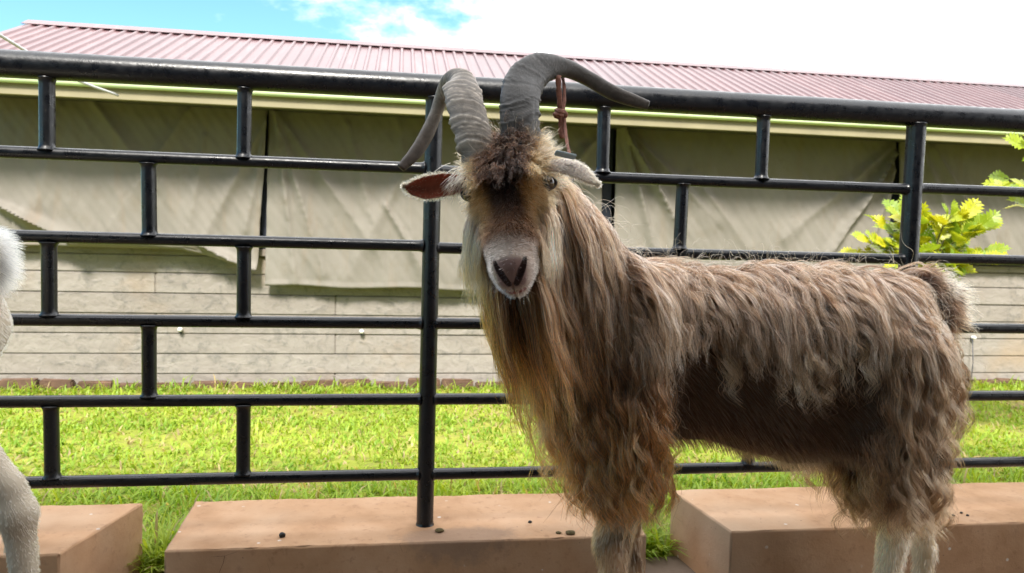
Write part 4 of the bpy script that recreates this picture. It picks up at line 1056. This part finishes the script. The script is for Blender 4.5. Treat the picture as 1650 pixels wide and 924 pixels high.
def m_eye():
    m = mat("eye", (.05, .03, .015), .06, .6); N = NT(m); c = N.coord('Object')
    sx = N.n("ShaderNodeSeparateXYZ"); N.l(c, sx.inputs[0])
    def absgt(o_, v):
        a = N.n("ShaderNodeMath", operation='ABSOLUTE'); N.l(o_, a.inputs[0]); b = N.n("ShaderNodeMath", operation='LESS_THAN'); N.l(a.outputs[0], b.inputs[0]); b.inputs[1].default_value = v; return b.outputs[0]
    mu = N.n("ShaderNodeMath", operation='MULTIPLY'); N.l(absgt(sx.outputs[0], .0068), mu.inputs[0]); N.l(absgt(sx.outputs[2], .0030), mu.inputs[1])
    ln = N.n("ShaderNodeVectorMath", operation='LENGTH'); cb = N.n("ShaderNodeCombineXYZ"); N.l(sx.outputs[0], cb.inputs[0]); N.l(sx.outputs[2], cb.inputs[2]); N.l(cb.outputs[0], ln.inputs[0])
    iris = N.ramp(ln.outputs['Value'], [(.0, (.16, .10, .05)), (.0105, (.12, .075, .04)), (.0125, (.02, .014, .012))])
    N.color(N.mix(mu.outputs[0], iris, (.004, .004, .005))); return m
M['eye'] = m_eye(); M['lid'] = m_flat("eyelid_skin", (.030, .020, .017), .6, .3, 200, .2)
for k_, e in zip((-1, 1), EYES):
    bm = bmesh.new(); bmesh.ops.create_uvsphere(bm, u_segments=24, v_segments=16, radius=.0165)
    o = bm_obj("eye", bm, M['eye'], goat, True); o.location = e + HN * .0015 + HS * k_ * .0025
    od = Vector(HS * k_ * .80 + HF * .25 + HN * .50).normalized(); o.rotation_euler = od.to_track_quat('-Y', 'Z').to_euler()
    V = []; F = []; nn, mm = 28, 8; q = od.to_track_quat('-Y', 'Z')
    for i in range(nn):
        A_ = 2 * math.pi * i / nn; rx, rz = .0155, .0108
        c_ = Vector((math.cos(A_) * rx, -.0100 - .0015 * math.cos(2 * A_), math.sin(A_) * rz))
        for j in range(mm):
            B_ = 2 * math.pi * j / mm; V.append(q @ (c_ + Vector((math.cos(A_) * math.cos(B_), math.sin(B_), math.sin(A_) * math.cos(B_))) * .0032) + o.location)
    for i in range(nn):
        for j in range(mm): F.append((i * mm + j, i * mm + (j + 1) % mm, ((i + 1) % nn) * mm + (j + 1) % mm, ((i + 1) % nn) * mm + j))
    mesh("eyelid", V, F, M['lid'], goat, True)
# pale tufts that spill from the ear roots over the ear
tb = np.array(pix(741, 288, 1.435)); te = np.array(pix(712, 312, 1.425)); n = 70
P0 = tb + rg.normal(0, .010, (n, 3)) * np.array([1, .5, .9]); dd = unit((te - tb)[None] + rg.normal(0, .012, (n, 3))); Lh = .018 + .026 * rg.random((n, 1))
curves_obj("ear_tuft", np.stack([P0 + dd * Lh * q + np.array([0, -.006 * math.sin(3 * q), -.008 * q * q]) for q in np.linspace(0, 1, 6)], 1), taper(n, 6, .0005, .00015, rg), grad_col(n, 6, [(0, BLOND), (1, WHITE)], rg, .2), goat)
# hooves
def hoof(x, y, parent):
    V = []; F = []; n_ = 14
    for k, (z, a, b, dx) in enumerate(((.004, .040, .027, -.012), (.012, .041, .028, -.012), (.05, .031, .025, -.002), (.058, .027, .022, 0))):
        for i in range(n_):
            q = 2 * math.pi * i / n_; cx = math.cos(q); V.append((x + dx + a * cx * (1.0 if cx < 0 else .8), y + b * math.sin(q) * (1 - .25 * max(0, -cx)), z))
    for k in range(3):
        for i in range(n_): F.append((k * n_ + i, k * n_ + (i + 1) % n_, (k + 1) * n_ + (i + 1) % n_, (k + 1) * n_ + i))
    F.append(tuple(range(n_))[::-1]); F.append(tuple(3 * n_ + i for i in range(n_))); mesh("hoof", V, F, M['hoof'], parent, True)
for x, y in ((.462, 1.505), (.570, 1.735), (1.09, 1.507), (1.372, 1.735)): hoof(x, y, goat)

# ------------------------------------------------------------------ leather strap hung on the horn
def ribbon(name, pts, w, th, parent, face=Vector((0, -1, 0)), tw=0.0):
    P = catmull(pts, 6); V = []; F = []; n_ = len(P)
    for i, p in enumerate(P):
        t_ = (P[min(i + 1, n_ - 1)] - P[max(i - 1, 0)]).normalized(); f_ = Matrix.Rotation(tw * i / n_, 3, t_) @ face; a = t_.cross(f_).normalized(); b = a.cross(t_)
        ww = w * (1 + .12 * math.sin(i * 1.3)); 
        for sx, sy in ((-1, -.6), (-.6, -1), (.6, -1), (1, -.6), (1, .6), (.6, 1), (-.6, 1), (-1, .6)): V.append(p + a * sx * ww / 2 + b * sy * th / 2)
    for i in range(n_ - 1):
        for k in range(8): F.append((i * 8 + k, i * 8 + (k + 1) % 8, (i + 1) * 8 + (k + 1) % 8, (i + 1) * 8 + k))
    F.append(tuple(range(8))[::-1]); F.append(tuple((n_ - 1) * 8 + k for k in range(8)))
    return mesh(name, V, F, M['leather'], parent, True)
kp = pix(903, 182, 1.585)
strap = tag(empty("leather_strap", kp), "red-brown leather strap looped over the goat's right-hand horn and knotted", "strap")
ribbon("strand", [pix(908, 124, 1.625), pix(904, 120, 1.606), pix(900, 123, 1.582), pix(900, 140, 1.582), pix(902, 165, 1.583), pix(903, 182, 1.584)], .0115, .003, strap)
ribbon("strand", [pix(906, 122, 1.618), pix(909, 140, 1.605), pix(909, 165, 1.595), pix(906, 184, 1.589)], .0085, .003, strap, Vector((.5, -1, 0)))
ribbon("knot", [pix(896, 176, 1.586), pix(901, 179, 1.577), pix(909, 181, 1.580), pix(911, 187, 1.588), pix(904, 190, 1.594), pix(896, 187, 1.592), pix(894, 182, 1.585), pix(899, 184, 1.577), pix(908, 186, 1.579)], .010, .004, strap, Vector((0, -1, .15)))
ribbon("loop", [pix(902, 184, 1.586), pix(903, 200, 1.584), pix(903, 215, 1.583), pix(906, 221, 1.584), pix(909, 214, 1.588), pix(907, 198, 1.59), pix(906, 186, 1.59)], .0085, .0028, strap)
ribbon("tail_end", [pix(909, 190, 1.588), pix(911, 210, 1.57), pix(914, 232, 1.53), pix(919, 255, 1.49)], .0065, .0028, strap, tw=.5)
# ------------------------------------------------------------------ the white goat leaving the frame at left
WX, WYC = -1.20, 1.67
def build_white():
    f = Field((-2.25, 1.40, -.01), (-.62, 1.95, 1.22), .010)
    f.chain([(-1.62, WYC, .77), (-1.48, WYC, .755), (-1.20, WYC, .74), (-1.02, WYC, .755), (-.935, WYC, .80)], [.145, .17, .19, .165, .115], .05, .80)
    f.add((-1.02, WYC, .885), (-.92, WYC, .875), .05, .045, .05)
    f.add((-.895, WYC - .045, .835), (-.875, WYC - .045, .79), .055, .05, .04); f.add((-.895, WYC + .045, .835), (-.875, WYC + .045, .79), .055, .05, .04)
    f.chain([(-1.60, WYC, .82), (-1.76, WYC, 1.0), (-1.82, WYC, 1.06)], [.12, .085, .07], .05, .85)
    hf = np.array([-.86, 0, -.5]); hn = np.array([-.5, 0, .86]); hs = np.array([0, 1.0, 0]); h0 = np.array([-1.80, WYC, 1.15])
    hp = lambda a, s_, h: h0 + hf * a + hs * s_ + hn * h
    head_prims(f, hp)
    for s_ in (-1, 1): f.chain([hp(.03, .06 * s_, -.02), hp(.03, .11 * s_, -.04), hp(.05, .17 * s_, -.07)], [.018, .024, .010], .015)
    for y, dx in ((1.60, 0), (1.745, -.05)):
        f.chain([(-1.60 + dx, y, .76), (-1.65 + dx, y, .60), (-1.61 + dx, y, .50), (-1.635 + dx, y, .36), (-1.62 + dx, y, .20), (-1.62 + dx, y, .10), (-1.63 + dx, y, .045)], [.085, .065, .045, .031, .021, .026, .029], .025)
    f.chain([(-.955, 1.615, .77), (-.975, 1.60, .68), (-.87, 1.595, .60), (-.765, 1.59, .485), (-.748, 1.59, .43), (-.728, 1.588, .21), (-.720, 1.588, .10), (-.730, 1.588, .045)], [.110, .084, .054, .026, .031, .0215, .027, .031], .025)
    f.chain([(-.975, 1.725, .77), (-1.03, 1.735, .63), (-1.03, 1.74, .545), (-.975, 1.745, .425), (-.955, 1.745, .37), (-.955, 1.747, .21), (-.955, 1.747, .10), (-.965, 1.747, .045)], [.110, .088, .062, .030, .036, .0235, .028, .031], .03)
    f.chain([(-.95, WYC, .905), (-.885, WYC, .955), (-.845, WYC, .955), (-.825, WYC, .905)], [.045, .032, .028, .018], .025)
    return f
WF = build_white(); WV, WQ = WF.nets()
def white_colour(P):
    x, y, z = P.T; c = np.tile(np.array([.50, .43, .335]), (len(P), 1))
    pk = (np.exp(-((x + .845) / .035) ** 2 - ((y - WYC) / .022) ** 2 - ((z - .862) / .035) ** 2))[:, None]; c = c * (1 - pk) + np.array([.30, .13, .10]) * pk
    hk = (np.exp(-((z - .40) / .03) ** 2) * .35 * (x > -1.0))[:, None]; return c * (1 - hk) + np.array([.30, .22, .15]) * hk
wgoat = tag(empty("goat", (WX, WYC, 0)), "white short-haired goat at the left edge, only its rump and hind leg showing", "goat")
link("body", np_mesh("body", WV - np.array([WX, WYC, 0]), WQ, M['skin'], white_colour(WV), True), wgoat)
WC = Coat(WF, WV, WQ, 8); rg = WC.rng
def mk(P, N): return np.where(P[:, 0] > -1.12, 1.0, .35)
C0, CN = WC.roots(mk, 34000); L = (.006 + .005 * rg.random(len(C0))) * np.where(C0[:, 2] < .5, .7, 1.0)
fl = unit(vec(.5, 0, -.8)); P = WC.grow(C0, CN, L, np.tile(fl, (len(C0), 1)), 4, .35, .1, .003, (.001, .03), .5); n = len(P)
WHT = np.array([.66, .60, .50])
curves_obj("short_coat", P, taper(n, 4, .00042, .00014, rg), white_colour(C0)[:, None] * 1.12 * np.exp(rg.normal(0, .12, (n, 1, 1))) * np.linspace(.9, 1.05, 4)[None, :, None], wgoat)
def mk(P, N): return ((P[:, 0] > -.93) & (P[:, 2] > .885)) * 1.0 + ((P[:, 0] > -.86) & (P[:, 2] > .875)) * 1.0
C0, CN = WC.roots(mk, 5200); L = .028 + .022 * rg.random(len(C0))
P = WC.grow(C0, CN, L, unit(CN * .4 + vec(.45, 0, -.45)), 7, .6, .06, .004, (.003, .03), .5); n = len(P)
curves_obj("tail_hair", P, taper(n, 7, .00036, .0001, rg), grad_col(n, 7, [(0, WHT * .9), (1, WHT * 1.1)], rg, .14), wgoat)
for x, y in ((-1.63, 1.60), (-1.68, 1.745), (-.730, 1.588), (-.965, 1.747)): hoof(x, y, wgoat)
for s_ in (-1, 1):
    bm = bmesh.new(); bmesh.ops.create_uvsphere(bm, u_segments=16, v_segments=10, radius=.0145)
    o = bm_obj("eye", bm, M['eye'], wgoat, True); o.location = Vector((-1.80, WYC, 1.15)) + Vector((-.86, 0, -.5)) * .10 + Vector((-.5, 0, .86)) * -.02 + Vector((0, s_ * .068, 0))

# ------------------------------------------------------------------ shrubs with lobed yellow-green leaves
def m_leaf():
    m = bpy.data.materials.new("lime_leaf"); m.use_nodes = True; t = m.node_tree; t.nodes.clear(); N = NT(m)
    r = N.rnd(); n = N.noise(N.coord('Object'), 30, 3)
    c = N.ramp(r, [(0, (.17, .28, .018)), (.35, (.33, .41, .016)), (.75, (.47, .47, .014)), (1, (.55, .48, .012))])
    c = N.mix(N.g(n, .5, .85), c, (.22, .32, .02))
    df = N.n("ShaderNodeBsdfPrincipled"); df.inputs['Roughness'].default_value = .4; N.l(c, df.inputs['Base Color'])
    tr = N.n("ShaderNodeBsdfTranslucent"); N.l(c, tr.inputs['Color']); mx = N.n("ShaderNodeMixShader"); mx.inputs[0].default_value = .4
    o_ = N.n("ShaderNodeOutputMaterial"); N.l(df.outputs[0], mx.inputs[1]); N.l(tr.outputs[0], mx.inputs[2]); N.l(mx.outputs[0], o_.inputs[0]); return m
M['leaf'] = m_leaf(); M['stem'] = m_flat("green_stem", (.16, .15, .05), .6, .25, 30, .2)
def leaf_mesh(seed):
    """pinnately lobed leaf along +Y, one unit long, bent and slightly folded on its midrib"""
    rr = random.Random(seed); V = []; F = []
    def pt(x, y):
        z = -.22 * y * y + .22 * abs(x) + .03 * math.sin(9 * y + seed) ; return (x, y, z)
    st = [0, .10, .24, .38, .52, .66, .80, .90]; hw = [.012, .03, .045, .05, .05, .045, .035, .02]
    for sgn in (-1, 1):
        b = len(V)
        for y, w in zip(st, hw): V.append(pt(0, y)); V.append(pt(sgn * w, y))
        for i in range(len(st) - 1):
            q = (b + 2 * i, b + 2 * i + 1, b + 2 * i + 3, b + 2 * i + 2); F.append(q if sgn > 0 else q[::-1])
        for i in range(1, len(st) - 1):                    # side lobes
            y, w = st[i], hw[i]; L = (.20, .33, .38, .34, .26, .15)[i - 1] * rr.uniform(.85, 1.15); a = b + 2 * i + 1
            c = len(V); V += [pt(sgn * (w + L * .45), y + .02 + L * .10), pt(sgn * (w + L), y + .08 + L * .42), pt(sgn * (w + L * .5), y + .125 + L * .34), pt(sgn * (w * .95), y + .115)]
            q = [a, c, c + 1, c + 2, c + 3]; F.append(tuple(q if sgn > 0 else q[::-1]))
    c = len(V); V += [pt(-.035, .86), pt(.035, .86), pt(.05, .93), pt(0, 1.08), pt(-.05, .93)]; F.append((c, c + 1, c + 2, c + 3, c + 4))
    V = [(v[0], v[1], v[2] + (.002 if k >= c else 0)) for k, v in enumerate(V)]
    me = bpy.data.meshes.new("leaf"); me.from_pydata(V, [], F); me.update(); me.materials.append(M['leaf']); return me
LEAVES = [leaf_mesh(k) for k in range(4)]
def shrub(base, crown_c, crown_r, n_br, per, size, label, seed):
    rr = random.Random(seed); e = tag(empty("shrub", base), label, "shrub", "yellow-green shrubs by the shed")
    base = Vector(base); cc = Vector(crown_c); root = cc - Vector((0, 0, crown_r[2] * 1.0))
    tube("trunk", catmull([base, base.lerp(root, .4) + Vector((.03, .02, 0)), base.lerp(root, .8) - Vector((.02, 0, 0)), root], 5), list(np.linspace(.020, .011, 16)), M['stem'], e, 8)
    for b in range(n_br):
        th = 2 * math.pi * (b + rr.random() * .7) / n_br; el = rr.uniform(-.75, 1.3)
        tip = cc + Vector((math.cos(th) * crown_r[0] * math.cos(el * .9), math.sin(th) * crown_r[1] * math.cos(el * .9), crown_r[2] * math.sin(el) * rr.uniform(.85, 1.1) - .02))
        midp = root.lerp(tip, .5) + Vector((0, 0, .05 + .05 * rr.random()))
        path = catmull([root, midp, tip], 6); tube("branch", path, list(np.linspace(.0055, .0018, len(path))), M['stem'], e, 6)
        for k in range(per):
            u = .18 + .82 * (k + rr.random() * .6) / per; i = min(len(path) - 2, int(u * (len(path) - 1))); p = path[i].lerp(path[i + 1], u * (len(path) - 1) - i)
            d = (tip - root).normalized(); sd_ = Vector((-d.y, d.x, 0)).normalized() * (1 if k % 2 else -1)
            dr = (d * rr.uniform(.3, .9) + sd_ * rr.uniform(.2, 1.0) + Vector((0, 0, rr.uniform(-.25, .25)))).normalized()
            if k == per - 1: dr = (d + Vector((0, 0, -.2))).normalized()
            up = (Vector((0, -.8, .8)) + Vector((rr.uniform(-.6, .6), rr.uniform(-.5, .5), rr.uniform(-.4, .4)))).normalized(); x_ = dr.cross(up).normalized(); z_ = x_.cross(dr)
            s_ = size * rr.uniform(.7, 1.2); o = link("leaf", rr.choice(LEAVES), e)
            o.matrix_local = Matrix.Translation(-base) @ Matrix.Translation(p) @ Matrix(((x_.x, dr.x, z_.x, 0), (x_.y, dr.y, z_.y, 0), (x_.z, dr.z, z_.z, 0), (0, 0, 0, 1))) @ Matrix.Scale(s_, 4)
    return e
shrub((2.47, 3.25, -.01), (2.49, 3.22, 1.01), (.31, .25, .20), 27, 11, .104, "yellow-green shrub with lobed leaves, behind the far fence post above the goat's tail", 5)
shrub((3.66, 3.22, -.01), (3.54, 3.20, 1.42), (.60, .40, .34), 25, 11, .115, "taller yellow-green shrub cut off at the right edge, only its branch tips showing", 9)

# ------------------------------------------------------------------ droppings and straw on the blocks
def lump(name, px_, py_, r, label, cat, group, m, flat=1.0, seed=0):
    d = _f + _r * ((px_ - 825) / FPX) + _u * ((462 - py_) / FPX); t = (BZ - 1) / d.z; p = Vector((d.x * t, d.y * t, BZ + r * flat * .8))
    bm = bmesh.new(); bmesh.ops.create_icosphere(bm, subdivisions=3, radius=r)
    for v in bm.verts:
        v.co *= 1 + .12 * fbm(v.co.x / r * 1.3 + seed, v.co.y / r * 1.3 + v.co.z / r, seed); v.co.z *= flat; v.co.x *= 1.15
    o = bm_obj(name, bm, m, None, True); o.location = p; return tag(o, label, cat, group)
lump("dung_pellet", 455, 866, .0075, "round black dung pellet alone on the middle block's front edge", "dung pellet", "dung pellets on the blocks", M['pellet'])
lump("dung_pellet", 854, 843, .005, "tiny dark dung pellet on the middle block right of the near post", "dung pellet", "dung pellets on the blocks", M['pellet'], .8, 2)
for k, (a_, b_) in enumerate(((1536, 832), (1549, 828), (1559, 832))):
    lump("dung_pellet", a_, b_, .0042, ("leftmost", "middle", "rightmost")[k] + " of three tiny dark pellets on the block behind the goat's hind legs", "dung pellet", "dung pellets on the blocks", M['pellet'], .8, k)
for k, (a_, b_, r_) in enumerate(((708, 857, .011), (919, 861, .012), (900, 860, .007))):
    lump("dung_crumb", a_, b_, r_, ("flat dry greenish dung crumb at the foot of the near fence post", "larger dry greenish dung crumb beside the goat's chest hair", "small dry dung crumb left of the larger crumb by the chest hair")[k], "dung", "dry crumbs on the middle block", M['dung'], .45, k + 4)
a = Vector((.80, 2.02, .012)); tag(tube("straw", catmull([(.75, 1.99, .010), (.80, 2.02, .022), (.86, 1.99, .014), (.90, 1.93, .008)], 5), .0028, M['straw'], None, 6), "bent dry straw lying on the floor in the gap between the blocks", "straw")
